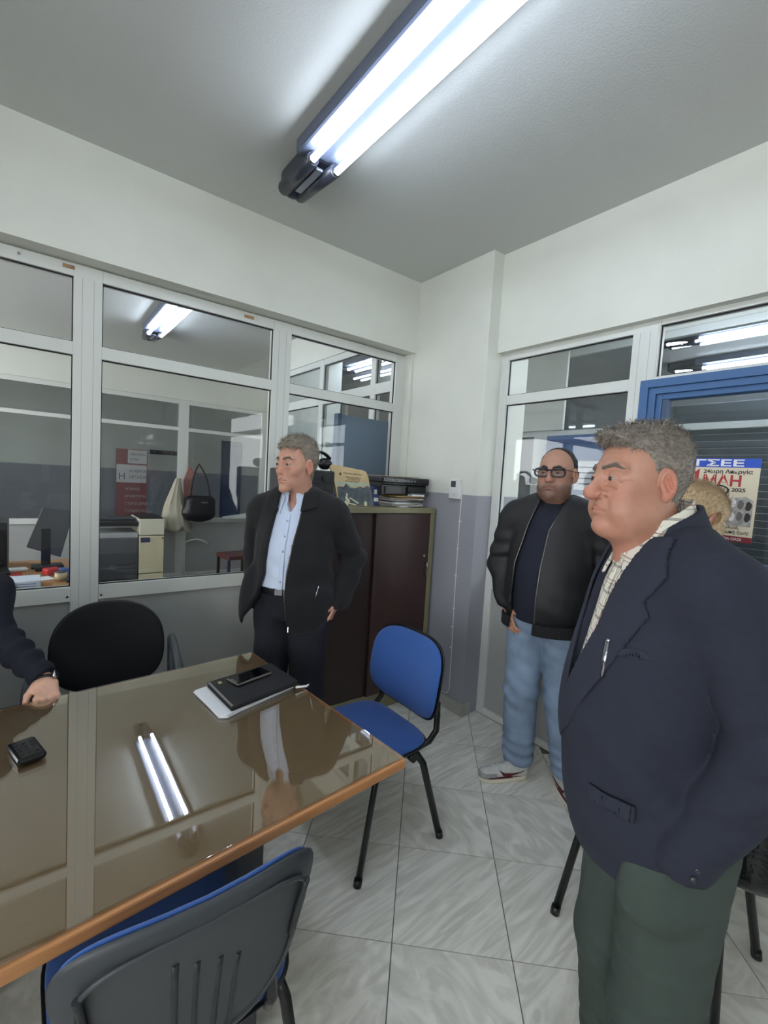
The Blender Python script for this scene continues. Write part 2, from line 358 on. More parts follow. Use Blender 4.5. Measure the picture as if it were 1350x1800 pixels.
def roty(a): c, s = math.cos(a), math.sin(a); return np.array([[c, 0, s], [0, 1, 0], [-s, 0, c]], f4)
def rotx(a): c, s = math.cos(a), math.sin(a); return np.array([[1, 0, 0], [0, c, -s], [0, s, c]], f4)
def wav(P, sc, seed, an=(1, 1, 1)):
    r = np.random.RandomState(seed); Q = P*V3(*an)*sc; o = np.zeros(len(P), f4)
    W = np.sin(Q[:, [1, 2, 0]]*1.3+seed)*.8
    for i in range(5):
        k = r.normal(size=3).astype(f4); k /= np.linalg.norm(k); o += np.sin((Q+W) @ k*(1+.5*i)+r.uniform(0, 6))/(1+.4*i)
    return o/2.6
def fold(P, c, rad, dirv, freq, amp, seed=0):   # creases radiating in a zone
    d = np.linalg.norm(P-V3(*c), axis=1); m = np.exp(-(d/rad)**2); n = wav(P, 9, seed)
    s = np.sin((P @ V3(*dirv))*freq + n*1.6); return amp*m*np.sign(s)*np.abs(s)**1.0
def snet(fn, lo, hi, h):
    lo = np.array(lo, f4); hi = np.array(hi, f4); B = 5
    n = (np.ceil((hi-lo)/h/B).astype(int))*B + 1
    cn = (n-1)//B + 1
    g = np.stack(np.meshgrid(*[np.arange(c, dtype=f4)*h*B+lo[i] for i, c in enumerate(cn)], indexing='ij'), -1)
    cv = fn(g.reshape(-1, 3)).reshape(cn)
    idx = [np.minimum((np.arange(n[i])+B//2)//B, cn[i]-1) for i in range(3)]
    V = cv[np.ix_(*idx)].copy(); m = np.abs(V) < h*B*1.7
    ii = np.argwhere(m); P = (ii*h + lo).astype(f4); out = np.empty(len(P), f4)
    for s in range(0, len(P), 400000): out[s:s+400000] = fn(P[s:s+400000])
    V[m] = out; V[0] = V[-1] = 1; V[:, 0] = V[:, -1] = 1; V[:, :, 0] = V[:, :, -1] = 1
    S = V < 0; c8 = [(a, b, c) for a in (0, 1) for b in (0, 1) for c in (0, 1)]
    sl = lambda o: tuple(slice(o[i], n[i]-1+o[i]) for i in range(3))
    cnt = sum(S[sl(o)].astype(np.int8) for o in c8); act = (cnt > 0) & (cnt < 8); ci = np.argwhere(act)
    acc = np.zeros((len(ci), 3), f4); k = np.zeros(len(ci), f4)
    val = {o: V[ci[:, 0]+o[0], ci[:, 1]+o[1], ci[:, 2]+o[2]] for o in c8}
    for a in c8:
        for ax in range(3):
            if a[ax] == 0:
                b = list(a); b[ax] = 1; b = tuple(b); v0, v1 = val[a], val[b]; mm = (v0 < 0) != (v1 < 0)
                t = np.where(mm, v0/np.where(mm, v0-v1, 1), 0); p = np.array(a, f4)[None]+t[:, None]*(np.array(b, f4)-np.array(a, f4))
                acc[mm] += p[mm]; k += mm
    verts = (ci + acc/k[:, None])*h + lo
    G = -np.ones(act.shape, np.int64); G[act] = np.arange(len(ci)); F_ = []
    for ax in range(3):
        o = [0, 0, 0]; o[ax] = 1; A = S[:n[0]-o[0], :n[1]-o[1], :n[2]-o[2]]; Bv = S[o[0]:, o[1]:, o[2]:]
        e = np.argwhere(A != Bv); u, v = [(1, 2), (2, 0), (0, 1)][ax]
        e = e[(e[:, u] > 0) & (e[:, v] > 0) & (e[:, u] < n[u]-1) & (e[:, v] < n[v]-1)]
        q = []
        for du, dv in ((1, 1), (0, 1), (0, 0), (1, 0)):
            t = e.copy(); t[:, u] -= du; t[:, v] -= dv; q.append(G[t[:, 0], t[:, 1], t[:, 2]])
        q = np.stack(q, 1); ins = A[e[:, 0], e[:, 1], e[:, 2]]; q[~ins] = q[~ins][:, ::-1]; F_.append(q)
    return verts, np.concatenate(F_)
def mkmesh(name, parts, smooth=True):
    """parts: list of (verts, quads, colours or None)"""
    off = 0; Vs, Fs, Cs = [], [], []
    for v, q, c in parts:
        Vs.append(v); Fs.append(q+off); off += len(v); Cs.append(c if c is not None else np.ones((len(v), 3), f4)*.5)
    v = np.concatenate(Vs).astype(f4); q = np.concatenate(Fs).astype(np.int32); me = bpy.data.meshes.new(name)
    me.vertices.add(len(v)); me.vertices.foreach_set('co', v.ravel()); me.loops.add(q.size); me.loops.foreach_set('vertex_index', q.ravel())
    me.polygons.add(len(q)); me.polygons.foreach_set('loop_start', np.arange(0, q.size, 4, dtype=np.int32)); me.update(calc_edges=True)
    me.polygons.foreach_set('use_smooth', np.ones(len(q), bool)*smooth)
    if any(p[2] is not None for p in parts):
        a = me.color_attributes.new('Col', 'FLOAT_COLOR', 'POINT'); c = np.concatenate([np.concatenate(Cs), np.ones((len(v), 1), f4)], 1).astype(f4); a.data.foreach_set('color', c.ravel())
    me.validate(); return me
def grow(name, fn, lo, hi, h, m, parent, col=None):
    v, q = snet(fn, lo, hi, h); me = mkmesh(name, [(v, q, col(v) if col else None)]); return link(name, me, m, parent)
lin = lambda *c: np.array(srgb(*c)[:3], f4)
sstep = lambda x, a, b: np.clip((x-a)/(b-a), 0, 1)
# ---- head, in head coordinates: x forward, y to its left, z up, eyes at z=0 ----
def head_sdf(Q, h):
    g = h.get
    wd = g('wide', 1.0); P = Q.copy(); P[:, 1] /= wd; P[:, 2] /= g('long', 1.0); P[:, 0] = np.where(P[:, 0] < 0, P[:, 0]/g('deep', 1.0), P[:, 0]); S = P.copy(); S[:, 1] = np.abs(P[:, 1])
    d = ell(P, (-.018, 0, .030), (.098, .077, .087))
    d = smin(d, ell(P, (.022, 0, -.012), (.066, .064, .085)), .03)
    d = smin(d, ell(S, (.018, .018, -.070), (.060, .036+.008*g('jowl', 0), .042)), .03)
    d = smin(d, ell(P, (.074, 0, -.102), (.022, .024, .019)), .020)
    d = smin(d, ell(S, (.056, .037, -.026), (.024, .024, .021)), .022)
    if g('jowl', 0):
        d = smin(d, ell(S, (.030, .044, -.080), (.040, .026, .034)), .025)
        d = smin(d, ell(P, (.024, 0, -.112), (.046, .046, .024)), .03)
    d = smin(d, cap_(S, (.083, .012, .019), (.070, .046, .020), .011, .008), .014)         # brow ridge
    d = smin(d, ell(P, (.068, 0, -.062), (.026, .034, .030)), .016)                         # muzzle
    d = smax(d, -ell(S, (.098, .033, -.001), (.017, .019, .0125)), .012)                    # sockets
    ns = g('nose', 1.0)
    d = smin(d, cap_(P, (.082, 0, .014), (.0945+.006*ns, 0, -.028), .0085, .0098*ns), .012)
    d = smin(d, ell(P, (.0965+.008*ns, 0, -.034), (.0115*ns, .0120*ns, .0105*ns)), .007)
    d = smin(d, ell(S, (.091, .0135*ns, -.037), (.0135, .0080*ns, .0085)), .006)
    d = smax(d, -ell(S, (.099+.005*ns, .0065, -.0465), (.006, .0033, .004)), .003)
    # eyelids round a ball
    ec = (.0775, .0325, -.001); ball = ell(S, ec, (.0135,)*3); op = g('open', .0042)
    up = S[:, 2]-ec[2]; slit = np.abs(up+.0010) - op*(1-((S[:, 1]-ec[1])/.0132)**2)
    lid = smax(ball, -slit, .0022); d = smin(d, lid, .004)
    d = smin(d, cap_(S, (.0865, .020, -.013), (.079, .046, -.011), .0035, .002), .009)       # eye bag
    for (a_, b_) in (((.0735, .0495, .003), (.058, .0585, .010)), ((.0735, .0500, -.002), (.056, .0590, -.002)), ((.0725, .0490, -.007), (.056, .0580, -.014))): d = smax(d, -cap_(S, a_, b_, .0010, .0006), .003)
    d = smax(d, -cap_(S, (.0905, .022, .0125), (.082, .043, .0115), .0014, .0010), .004)
    # nasolabial folds
    d = smax(d, -(cap_(S, (.096, .021, -.038), (.082, .037, -.066), .0046, .0036)), .007)
    if g('jowl', 0) > .3: d = smin(d, ell(S, (.060, .043, -.064), (.022, .016, .022)), .018)
    d = smax(d, -cap_(S, (.090, .020, -.0215), (.078, .044, -.0230), .0012, .0008), .006)
    # lips
    d = smin(d, cap_(S, (.0960, .0, -.0632), (.081, .0265, -.0685), .0046, .0022), .004)
    d = smin(d, cap_(S, (.0950, .0, -.0728), (.081, .0245, -.0705), .0050, .0022), .004)
    mo = g('mouth', .0008); d = smax(d, -cap_(S, (.1025, .0, -.0678), (.082, .0295, -.0705), .0020+mo, .0018), .0015)
    d = smax(d, -cap_(S, (.096, .0, -.084), (.092, .012, -.084), .0020, .001), .008)
    # forehead creases
    d = d + .0004*np.sin(S[:, 2]*600)*sstep(P[:, 0], .06, .08)*np.exp(-((P[:, 2]-.052)/.014)**2)
    # ears
    ear = V3(-.006, .0775, -.010); E = (S-ear) @ rotz(-.38) @ roty(.12)
    e = ell(E, (-.004, .004, .004), (.0165, .0075, .031)); e = smin(e, ell(E, (.0, .001, -.022), (.010, .006, .012)), .006)
    e = smax(e, -ell(E, (-.002, .0125, .005), (.0135, .0085, .021)), .003)
    e = smin(e, cap_(E, (.004, .006, -.010), (.008, .002, .004), .004, .003), .004)
    e = smin(e, cap_(E, (-.009, .007, -.004), (-.004, .008, .016), .0028, .0022), .003)
    d = smin(d, e, .005)
    # neck
    nk = g('neck', .056); nb = g('neckb', (-.045, 0, -.19))
    d2 = cap_(Q, (-.022, 0, -.06), nb, nk, nk*1.08); d = smin(d, d2, .028)
    return d
def head_col(Q, h):
    skin = lin(*h['skin']); red = lin(*h.get('red', (190, 112, 98))); c = np.repeat(skin[None], len(Q), 0); ns = h.get('nose', 1)
    def mixc(m, col):
        nonlocal c; m = np.clip(m, 0, 1)[:, None]; c = c*(1-m)+col*m
    S = Q.copy(); S[:, 1] = np.abs(S[:, 1]/h.get('wide', 1.0))
    mixc(.55*np.exp(-(np.linalg.norm((S-V3(.108, 0, -.034))/V3(.02, .018, .016), axis=1))**2), red)
    mixc(.25*np.exp(-(np.linalg.norm((S-V3(.070, .046, -.034))/V3(.03, .022, .022), axis=1))**2), red)
    mixc(.5*np.exp(-(np.linalg.norm((S-V3(-.01, .09, -.01))/V3(.03, .015, .04), axis=1))**2), red)
    mixc(.35*h.get('jowl', 0)*sstep(-S[:, 2], .07, .14), red)
    # eyebrows and lash line are hair-coloured skin
    br = cap_(S, (.089, .014, .0215), (.080, .034, .0285), .0056, .0050); br = np.minimum(br, cap_(S, (.080, .034, .0285), (.064, .053, .021), .0050, .0026))
    mixc(sstep(-br, -.0035, .0015)*(.75+.25*np.sin(S[:, 1]*2600+S[:, 2]*900)), lin(*h['brow']))
    if h.get('stubble'):
        st = sstep(-S[:, 2], .040, .062)*sstep(S[:, 0], -.02, .01)*sstep(S[:, 2], -.135, -.115); mu = np.exp(-(np.linalg.norm((S-V3(.1, 0, -.054))/V3(.03, .024, .007), axis=1))**2)
        mixc(np.maximum(st, mu)*h['stubble'], lin(*h.get('stubcol', (60, 50, 46))))
    lip = np.minimum(cap_(S, (.0960, .0, -.0632), (.081, .0265, -.0685), .0042, .002), cap_(S, (.0950, .0, -.0728), (.081, .0245, -.0705), .0046, .002))
    mixc(sstep(-lip, -.0022, .0006)*.8, lin(*h.get('lip', (168, 96, 88))))
    n = wav(Q, 140, 5)*.5 + wav(Q, 420, 6)*.5; c = c*(1+.035*n[:, None]); return c.astype(f4)
def hand_sdf(H, curl=.5, side=1, k=.006):
    """hand frame: x towards fingers, y towards the thumb side, z back of hand; wrist at origin"""
    d = ecap(H, (.0, 0, 0), (.012, 0, 0), .026, .026, (1, 1, .78)); d = smin(d, rbox(H, (.052, -.002, 0), (.040, .036, .0125), .012), .018)
    L = [.066, .074, .070, .056]; ys = [.030, .010, -.011, -.030]; r = [.0088, .0092, .0088, .0078]
    for i in range(4):
        a0 = curl*.35; p = np.array([.086-.004*abs(i-1.2), ys[i], .002]); dx = np.array([1, (ys[i])*1.6, 0]); dx /= np.linalg.norm(dx); ang = 0
        d = smin(d, ell(H, p, (.011, .010, .010)), .007)
        for s, fr in enumerate((.45, .30, .25)):
            ang += a0 if s == 0 else curl*.9; dirv = np.array([dx[0]*math.cos(ang), dx[1]*math.cos(ang), -math.sin(ang)]); q = p+dirv*L[i]*fr
            d = smin(d, cap_(H, p, q, r[i]*(1-.08*s), r[i]*(.93-.08*s)), .0035); p = q
    p0 = (.016, .024, -.006); p1 = (.048, .050, -.016); p2 = (.078, .058, -.020-.02*curl)
    d = smin(d, cap_(H, p0, p1, .0150, .0115), .012); d = smin(d, cap_(H, p1, p2, .0110, .0085), .004); return d
def arm_chain(P, sh, el, wr, ra, re, rw): return smin(cap_(P, sh, el, ra, re), cap_(P, el, wr, re, rw), .02)
SKIN = mat('skin', (200, 150, 128), 0.52, attr='Col', noise=.04, nscale=60, bump=.22, bscale=420, bdist=.0015)
MATS['skin'].node_tree.nodes['Principled BSDF'].inputs['Subsurface Weight'].default_value = .08
MATS['skin'].node_tree.nodes['Principled BSDF'].inputs['Subsurface Scale'].default_value = .02
MATS['skin'].node_tree.nodes['Principled BSDF'].inputs['Subsurface Radius'].default_value = (1, .35, .2)
EYEW = mat('eye', (142, 128, 118), .25); IRIS = mat('iris', (48, 34, 26), .1)
def frame(c, yaw, pitch=0.0, roll=0.0):   # rows->head coords
    Rm = rotz(yaw) @ roty(pitch) @ rotx(roll); return V3(*c), Rm
def toh(P, fr, s=1.0): return ((P-fr[0]) @ fr[1])/s
def fromh(Q, fr, s=1.0): return (Q*s) @ fr[1].T + fr[0]
BROW = {}
def person_body(root, h, fr, s, torso_fn, hands, res=.0021):
    """one body mesh: fine head and neck and hands, coarse trunk and limbs under the clothes, with shared inner volume"""
    parts = []
    fn = lambda P: head_sdf(toh(P, fr, s), h)*s
    ctr = fr[0]; v, q = snet(lambda P: np.maximum(fn(P), ctr[2]-.185*s-P[:, 2]), ctr-V3(.155, .13, .20)*s, ctr+V3(.16, .13, .14)*s, res)
    parts.append((v, q, head_col(toh(v, fr, s), h)))
    v, q = snet(torso_fn, (-.5, -.5, .05), (.7, .5, 1.56), .014); parts.append((v, q, np.repeat(lin(*h['skin'])[None], len(v), 0)))
    for (hc, Rm, side, curl, cut) in hands:
        hf = lambda P: hand_sdf(((P-V3(*hc)) @ Rm)*V3(1, side, 1), curl)
        v, q = snet(hf, V3(*hc)-.14, V3(*hc)+.14, .0026); c = np.repeat(lin(*h['hand'])[None], len(v), 0)*(1+.05*wav(v, 150, 3)[:, None])
        parts.append((v, q, c.astype(f4)))
    b = link('body', mkmesh('body', parts), SKIN, root)
    for sy in (-1, 1):
        p = fromh(V3(.0775, .0325*sy*h.get('wide', 1), -.001)[None], fr, s)[0]; MB().sph(p, .0127*s, 20).build('eye', EYEW, root)
        p = fromh(V3(.0775+.0075, (.0325*h.get('wide', 1)+h.get('gaze', 0))*sy*1.0, -.0018)[None], fr, s)[0]; MB().sph(p, .0068*s, 14).build('iris', IRIS, root)
        def bf(P, sy=sy):
            Q = toh(P, fr, s); d0 = head_sdf(Q, h); S = Q*V3(1, sy/h.get('wide', 1), 1/h.get('long', 1))
            F_ = S*V3(0, 1, 1); br = np.minimum(cap_(F_, (0, .015, .0205), (0, .036, .0270), .0046, .0042), cap_(F_, (0, .036, .0270), (0, .054, .0190), .0042, .0020)); br = np.maximum(br, .04-S[:, 0])
            return (smax(np.abs(d0)-.0020-.0012*np.sin(S[:, 1]*2400+S[:, 2]*1500), br, .002))*s
        c0 = fromh(V3(.08, .035*sy, .02)[None], fr, s)[0]; grow('eyebrow', bf, c0-.045, c0+.045, .0017, BROW[tuple(h['brow'])] if tuple(h['brow']) in BROW else BROW.setdefault(tuple(h['brow']), mat('eyebrow_%d' % len(BROW), h['brow'], .8, noise=.3, nscale=300)), root)
    return b
def hair_line(x, tab): return np.interp(x, [t[0] for t in tab], [t[1] for t in tab])
def make_hair(root, h, fr, s, m, tab, thick, extra=None, res=.0024, strands=0, sl=.02, lift=.4, seed=1, name='hair', smn=.22, fwd=.3):
    wd = h.get('wide', 1.0)
    def fnh(Q):
        P = Q.copy(); P[:, 1] /= wd; P[:, 0] = np.where(P[:, 0] < 0, P[:, 0]/h.get('deep', 1.0), P[:, 0])
        sk = ell(P, (-.018, 0, .030), (.098, .077, .087)); sk = smin(sk, ell(P, (.022, 0, -.012), (.066, .064, .085)), .03)
        sk = smin(sk, cap_(Q, (-.022, 0, -.06), h.get('neckb', (-.045, 0, -.19)), h.get('neck', .056)), .028)
        hl = hair_line(P[:, 0], tab); t = thick(P); reg = (hl-P[:, 2]) + .0045*wav(Q, 160, seed) + .0035*wav(Q, 420, seed+8)
        d = sk - t
        d = smax(d, reg*.8, .010)
        if extra: d = extra(P, d)
        d = d + .0012*wav(Q, 330, seed+3, (1, 1, 1)) + .0018*wav(Q, 190, seed+4, (.3, 1.7, .8))
        E = (np.abs(P)*V3(0, 1, 0)+P*V3(1, 0, 1))-V3(-.004, .085, -.006); d = smax(d, -ell(E, (0, 0, 0), (.024, .02, .036)), .004)
        return d
    fn = lambda P: fnh(toh(P, fr, s))*s
    ctr = fr[0]; v, q = snet(fn, ctr-V3(.16, .13, .18)*s, ctr+V3(.17, .13, .17)*s, res)
    parts = [(v, q, None)]
    if strands:
        r = np.random.RandomState(seed); tri = v[r.randint(0, len(v), strands)]; Q = toh(tri, fr, s)
        e = .002; nrm = np.stack([fnh(Q+V3(*a)) for a in ((e, 0, 0), (0, e, 0), (0, 0, e))], 1)-fnh(Q)[:, None]; nrm /= np.linalg.norm(nrm, axis=1)[:, None]+1e-6
        flow = V3(fwd, 0, .0)[None] + r.normal(size=(strands, 3))*.35; flow[:, 2] -= .25*(Q[:, 2] < .08); t = flow-nrm*(flow*nrm).sum(1)[:, None]; t /= np.linalg.norm(t, axis=1)[:, None]
        L = sl*(.5+r.rand(strands))*(smn+(1-smn)*sstep(Q[:, 2], .045, .10)); w = np.cross(nrm, t)*.0007
        a = Q-nrm*.002; b = Q+t*L[:, None]*.5+nrm*L[:, None]*lift*.5; c2 = Q+t*L[:, None]+nrm*L[:, None]*lift*.7
        vv = np.concatenate([a-w, a+w, b+w, b-w, c2+w*.2, c2-w*.2]).astype(f4); n = strands; i = np.arange(n)
        qq = np.concatenate([np.stack([i, i+n, i+2*n, i+3*n], 1), np.stack([i+3*n, i+2*n, i+4*n, i+5*n], 1)])
        parts.append((fromh(vv, fr, s), qq, None))
    return link(name, mkmesh(name, parts), m, root)
def shoe(name, m, parent, p, yaw, L=.29, sole=None, tall=.11, white=False):
    q = empty('tmp'); bpy.data.objects.remove(q)
    Rm = rotz(yaw)
    def loc(P): return (P-V3(*p)) @ Rm
    def up(P):
        X = loc(P); d = ecap(X, (-L*.30, 0, .045), (L*.36, .0, .032), .045, .040, (1, .95, .8))
        d = smin(d, ecap(X, (-L*.26, 0, .05), (-L*.20, 0, tall), .042, .046, (1.1, .85, 1)), .03)
        d = smax(d, .018-X[:, 2], .004); d = smax(d, X[:, 2]-tall, .006)
        return d + .0012*wav(X, 60, 2)
    o = grow(name, up, V3(*p)-V3(.24, .24, .03), V3(*p)+V3(.24, .24, .16), .004, m, parent)
    def so(P):
        X = loc(P); d = np.abs(X[:, 1]+.0) ; t = sstep(X[:, 0], -L*.46, L*.5); wdt = .036+.012*np.sin(t*PI*.9)
        dd = smax(np.abs(X[:, 1])-wdt, np.abs(X[:, 0]-.008)-L*.48, .06); th = .024 + .006*(X[:, 0] < -.02)
        return smax(dd, np.abs(X[:, 2]-th/2)-th/2, .004)
    s_ = grow('sole', so, V3(*p)-V3(.24, .24, .03), V3(*p)+V3(.24, .24, .08), .004, sole or m, o); return o
def cloth(name, rgb, **k):
    a = dict(rough=.9, noise=.06, nscale=25, bump=.3, bscale=520, bdist=.0015); a.update(k); return mat(name, rgb, **a)
# ---------------- furniture ----------------
def rz_(a): return Matrix.Rotation(a, 4, 'Z')
WOODE = mat('table_wood_edge', (196, 138, 88), .4, noise=.14, nscale=14, stretch=(.5, 8, 8))
LAMIN = mat('table_laminate', (172, 144, 112), .45, noise=.05, nscale=30, stretch=(1, 14, 1))
TGLASS = glassmat('tabletop_glass', (.90, .90, .86, 1), 2.6)
tb = empty('table', (.877, .975, 0), math.radians(4.6), 'long brown wooden table with reflective glass top in the foreground', 'table')
box('tabletop', (-2.0, 0.004, .7165), (-.004, .971, .752), LAMIN, tb, .002)
for lo, hi in (((-2.0, -.016, .724), (0.0, .004, .7525)), ((-.004, -.016, .724), (.014, .99, .7525)), ((-2.0, .971, .724), (.0, .99, .7525))): box('wood_edge', lo, hi, WOODE, tb, .005)
box('glass_top', (-1.99, -.008, .7535), (.006, .982, .7595), TGLASS, tb, .001)
for x in (-.42, -1.75):
    for y in (.14, .84): box('leg', (x-.04, y-.03, 0), (x+.04, y+.03, .66), DARKPL, tb, .006)
    box('apron', (x-.03, .1, .66), (x+.03, .88, .716), DARKPL, tb, .004)
box('apron', (-1.75, .44, .66), (-.42, .52, .716), DARKPL, tb, .004)
def pad(w, h, tf, tb_, curv, n=3.2, taper=0.0, rings=14, seg=56, lean=0.0, edge=1.0, sag=0.0):
    """cushion standing in the y-z plane: front bulges to +x, back to -x, curved about z"""
    bm = bmesh.new(); S = []
    for side, t in ((1, tf), (-1, tb_)):
        rr = []
        for i in range(rings+1):
            r = math.sin(PI/2*i/rings); row = []
            for k in range(seg):
                a = 2*PI*k/seg; c, s = math.cos(a), math.sin(a); e = 2/n
                y = r*w/2*math.copysign(abs(c)**e, c); z = r*h/2*math.copysign(abs(s)**e, s); y *= 1-taper*(z/(h/2))
                x = side*t*(max(0, 1-r**5))**.5*edge + curv*(y/(w/2))**2 + lean*z - sag*(z/(h/2))**2
                row.append(bm.verts.new((x, y, z)) if not (side == -1 and i == rings) else S[0][rings][k])
            rr.append(row)
        S.append(rr)
        for i in range(rings):
            for k in range(seg):
                q = [rr[i][k], rr[i][(k+1) % seg], rr[i+1][(k+1) % seg], rr[i+1][k]]
                try: f = bm.faces.new(q if side == -1 else q[::-1]); f.smooth = True
                except ValueError: pass
    bmesh.ops.remove_doubles(bm, verts=bm.verts[:], dist=1e-5); bmesh.ops.recalc_face_normals(bm, faces=bm.faces[:])
    m = MB(); m.bm.free(); m.bm = bm; return m
def arc(p, q, r, n=6):  # simple quadratic bend p->r(control)->q
    p, q, r = Vector(p), Vector(q), Vector(r); return [p*(1-t)**2+r*2*t*(1-t)+q*t*t for t in [i/n for i in range(n+1)]]
def visitor_chair(loc, rz, label, w=.50, zb=.69, tp=0.0, sy=.2):
    r = empty('visitor_chair', (loc[0], loc[1], 0), rz, label, 'chair')
    s = pad(.47, .42, .030, .006, .0, n=4.5, taper=.04); s.xf(Matrix.Translation((.04, 0, .452)) @ Matrix.Rotation(-PI/2, 4, 'Y')); s.build('seat', BLUEFAB, r)
    s = pad(.485, .435, .004, .028, .0, n=4.5, taper=.04); s.xf(Matrix.Translation((.04, 0, .448)) @ Matrix.Rotation(-PI/2, 4, 'Y')); s.build('seat_shell', BLACKPL, r)
    L = -.16
    b = pad(w-.02, .345, .026, .008, .038, n=3.6, taper=tp, lean=L, sag=.012); b.xf(Matrix.Translation((-.193, 0, zb+(.006 if tp else 0)))); b.build('backrest', BLUEFAB, r)
    b = pad(w, .365 if not tp else .36, .003, .026, .038, n=3.6, taper=tp, lean=L, sag=.012); b.xf(Matrix.Translation((-.199, 0, zb))); b.build('back_shell', DARKPL if tp else BLACKPL, r)
    for s in (-1, 1):
        MB().tube([(.10, s*.195, .422), (.14, s*.215, .36), (.225, s*.25, .012)], .0125, flat=1.25).build('leg', BLACKMET, r)
        MB().tube([(-.08, s*.195, .422), (-.12, s*.215, .36), (-.215, s*.25, .012)], .0125, flat=1.25).build('leg', BLACKMET, r)
        for x in (.228, -.218): MB().cyl((x, s*.251, 0), (x*.98, s*.2485, .028), .0165, seg=12).build('foot_cap', BLACKPL, r)
        MB().tube([(.12, s*.2, .43), (-.10, s*.2, .43), (-.165, s*sy, .438), (-.185 if tp else -.205, s*sy, .475), (-.165 if tp else -.205, s*sy, .54), (-.170 if tp else -.212, s*sy*.95, .60)], .0125, flat=1.25).build('back_support', BLACKMET, r)
        MB().cyl((-.06, s*.192, .405), (-.06, s*.222, .405), .02, seg=12).build('bracket', BLACKPL, r)
    MB().tube([(.10, -.2, .418), (.10, .2, .418)], .011).build('cross_tube', BLACKMET, r); MB().tube([(-.09, -.2, .418), (-.09, .2, .418)], .011).build('cross_tube', BLACKMET, r)
    return r
visitor_chair((1.235, 1.57), PI, 'bright blue padded visitor chair with black legs, its back to the grey corner', w=.50)
fg = visitor_chair((.262, 1.0), math.radians(89), 'visitor chair in the foreground seen from behind, dark grey plastic back with vertical ribs', w=.455, zb=.640, tp=-.15, sy=.15)
for k, (y, z0, z1) in enumerate(((-.185, -.03, .10), (-.055, -.14, .03), (-.02, -.14, .05), (.02, -.14, .07), (.055, -.14, .09), (.185, -.03, .10))):
    pts = []
    for i in range(7):
        z = z0+(z1-z0)*i/6; pts.append((-.2215+.0+.038*(y/.255)**2-.16*z-.012*(z/.18)**2, y*(1+.15*z/.18), .640+z))
    MB().tube(pts, .0065, seg=8).build('rib', mat('rib_plastic', (40, 43, 46), .5), fg)
# rim ridge of the back shell
pts = []
for k in range(49):
    a = 2*PI*k/48; e = 2/3.6; c, s = math.cos(a), math.sin(a); y = .195*math.copysign(abs(c)**e, c); z = .145*math.copysign(abs(s)**e, s)
    pts.append((-.2195+.038*(y/.255)**2-.16*z-.012*(z/.18)**2, y*(1+.15*z/.18), .640+z))
MB().tube(pts, .0045, seg=8).build('back_rim', DARKPL, fg)
visitor_chair((1.785, .56), PI, 'visitor chair with black legs hidden behind the man in the navy blazer', w=.50)
def arm_chair(loc, rz, label):
    r = empty('office_chair', (loc[0], loc[1], 0), rz, label, 'chair')
    b = pad(.45, .40, .035, .02, .05, n=2.5, lean=-.16, sag=.01); b.xf(Matrix.Translation((-.22, 0, .73))); b.build('backrest', BLACKFAB, r)
    b = pad(.46, .41, .002, .034, .05, n=2.5, lean=-.16, sag=.01); b.xf(Matrix.Translation((-.226, 0, .73))); b.build('back_shell', BLACKPL, r)
    s = pad(.48, .46, .035, .03, 0, n=3); s.xf(Matrix.Translation((.03, 0, .46)) @ Matrix.Rotation(-PI/2, 4, 'Y')); s.build('seat', BLACKFAB, r)
    for s in (-1, 1):
        MB().tube(arc((-.06, s*.26, .42), (-.19, s*.262, .745), (-.16, s*.262, .5))+arc((-.19, s*.262, .745), (.14, s*.262, .715), (-.16, s*.262, .765))[1:]+arc((.14, s*.262, .715), (.06, s*.26, .42), (.20, s*.262, .66))[1:], .018, flat=1.3).build('armrest', DARKPL, r)
        MB().cyl((.0, s*.2, .43), (.0, s*.27, .43), .014).build('arm_bracket', BLACKMET, r)
    MB().box((-.27, -.03, .42), (-.10, .03, .435), .004).box((-.30, -.03, .42), (-.27, .03, .62), .004).build('back_bracket', BLACKMET, r)
    MB().cyl((0, 0, .12), (0, 0, .44), .025).build('gas_column', BLACKMET, r)
    for k in range(5):
        a = 2*PI*k/5+.3; e = (.29*math.cos(a), .29*math.sin(a)); MB().tube([(.0, 0, .12), (e[0]*.6, e[1]*.6, .10), (e[0], e[1], .065)], [.026, .02, .016]).build('base_spoke', BLACKPL, r)
        MB().cyl((e[0]-.02*math.sin(a), e[1]+.02*math.cos(a), .027), (e[0]+.02*math.sin(a), e[1]-.02*math.cos(a), .027), .027).build('castor', BLACKPL, r)
    return r
arm_chair((.265, 2.19), -PI/2-.12, 'empty black office chair with rounded back and grey arm behind the table')
arm_chair((-.39, 2.20), -PI/2+.05, 'black office armchair under the seated person at the left edge')
# ---- filing cabinet with things on it ----
OLIVE = mat('olive_metal', (140, 136, 104), .45, noise=.05, nscale=6); BROWN = mat('brown_steel', (70, 50, 47), .42, noise=.05, nscale=10, stretch=(1, 1, .2)); BROWN2 = mat('brown_steel_b', (58, 42, 40), .42, noise=.05)
fc = empty('filing_cabinet', (1.75, 2.52, 0), 0, 'low brown filing cabinet with olive metal frame and sliding doors in the corner', 'cabinet')
fc0 = lambda lo, hi: ((lo[0]-1.75, lo[1]-2.52, lo[2]), (hi[0]-1.75, hi[1]-2.52, hi[2]))
def fb(nm, lo, hi, m, bev=.003): a, b = fc0(lo, hi); return box(nm, a, b, m, fc, bev)
fb('top', (1.20, 2.34, 1.365), (2.30, 2.69, 1.403), OLIVE); fb('back_panel', (1.21, 2.67, .1), (2.29, 2.685, 1.365), OLIVE)
fb('side_panel', (1.20, 2.345, .05), (1.225, 2.69, 1.365), OLIVE); fb('side_panel', (2.262, 2.345, .05), (2.30, 2.69, 1.365), OLIVE)
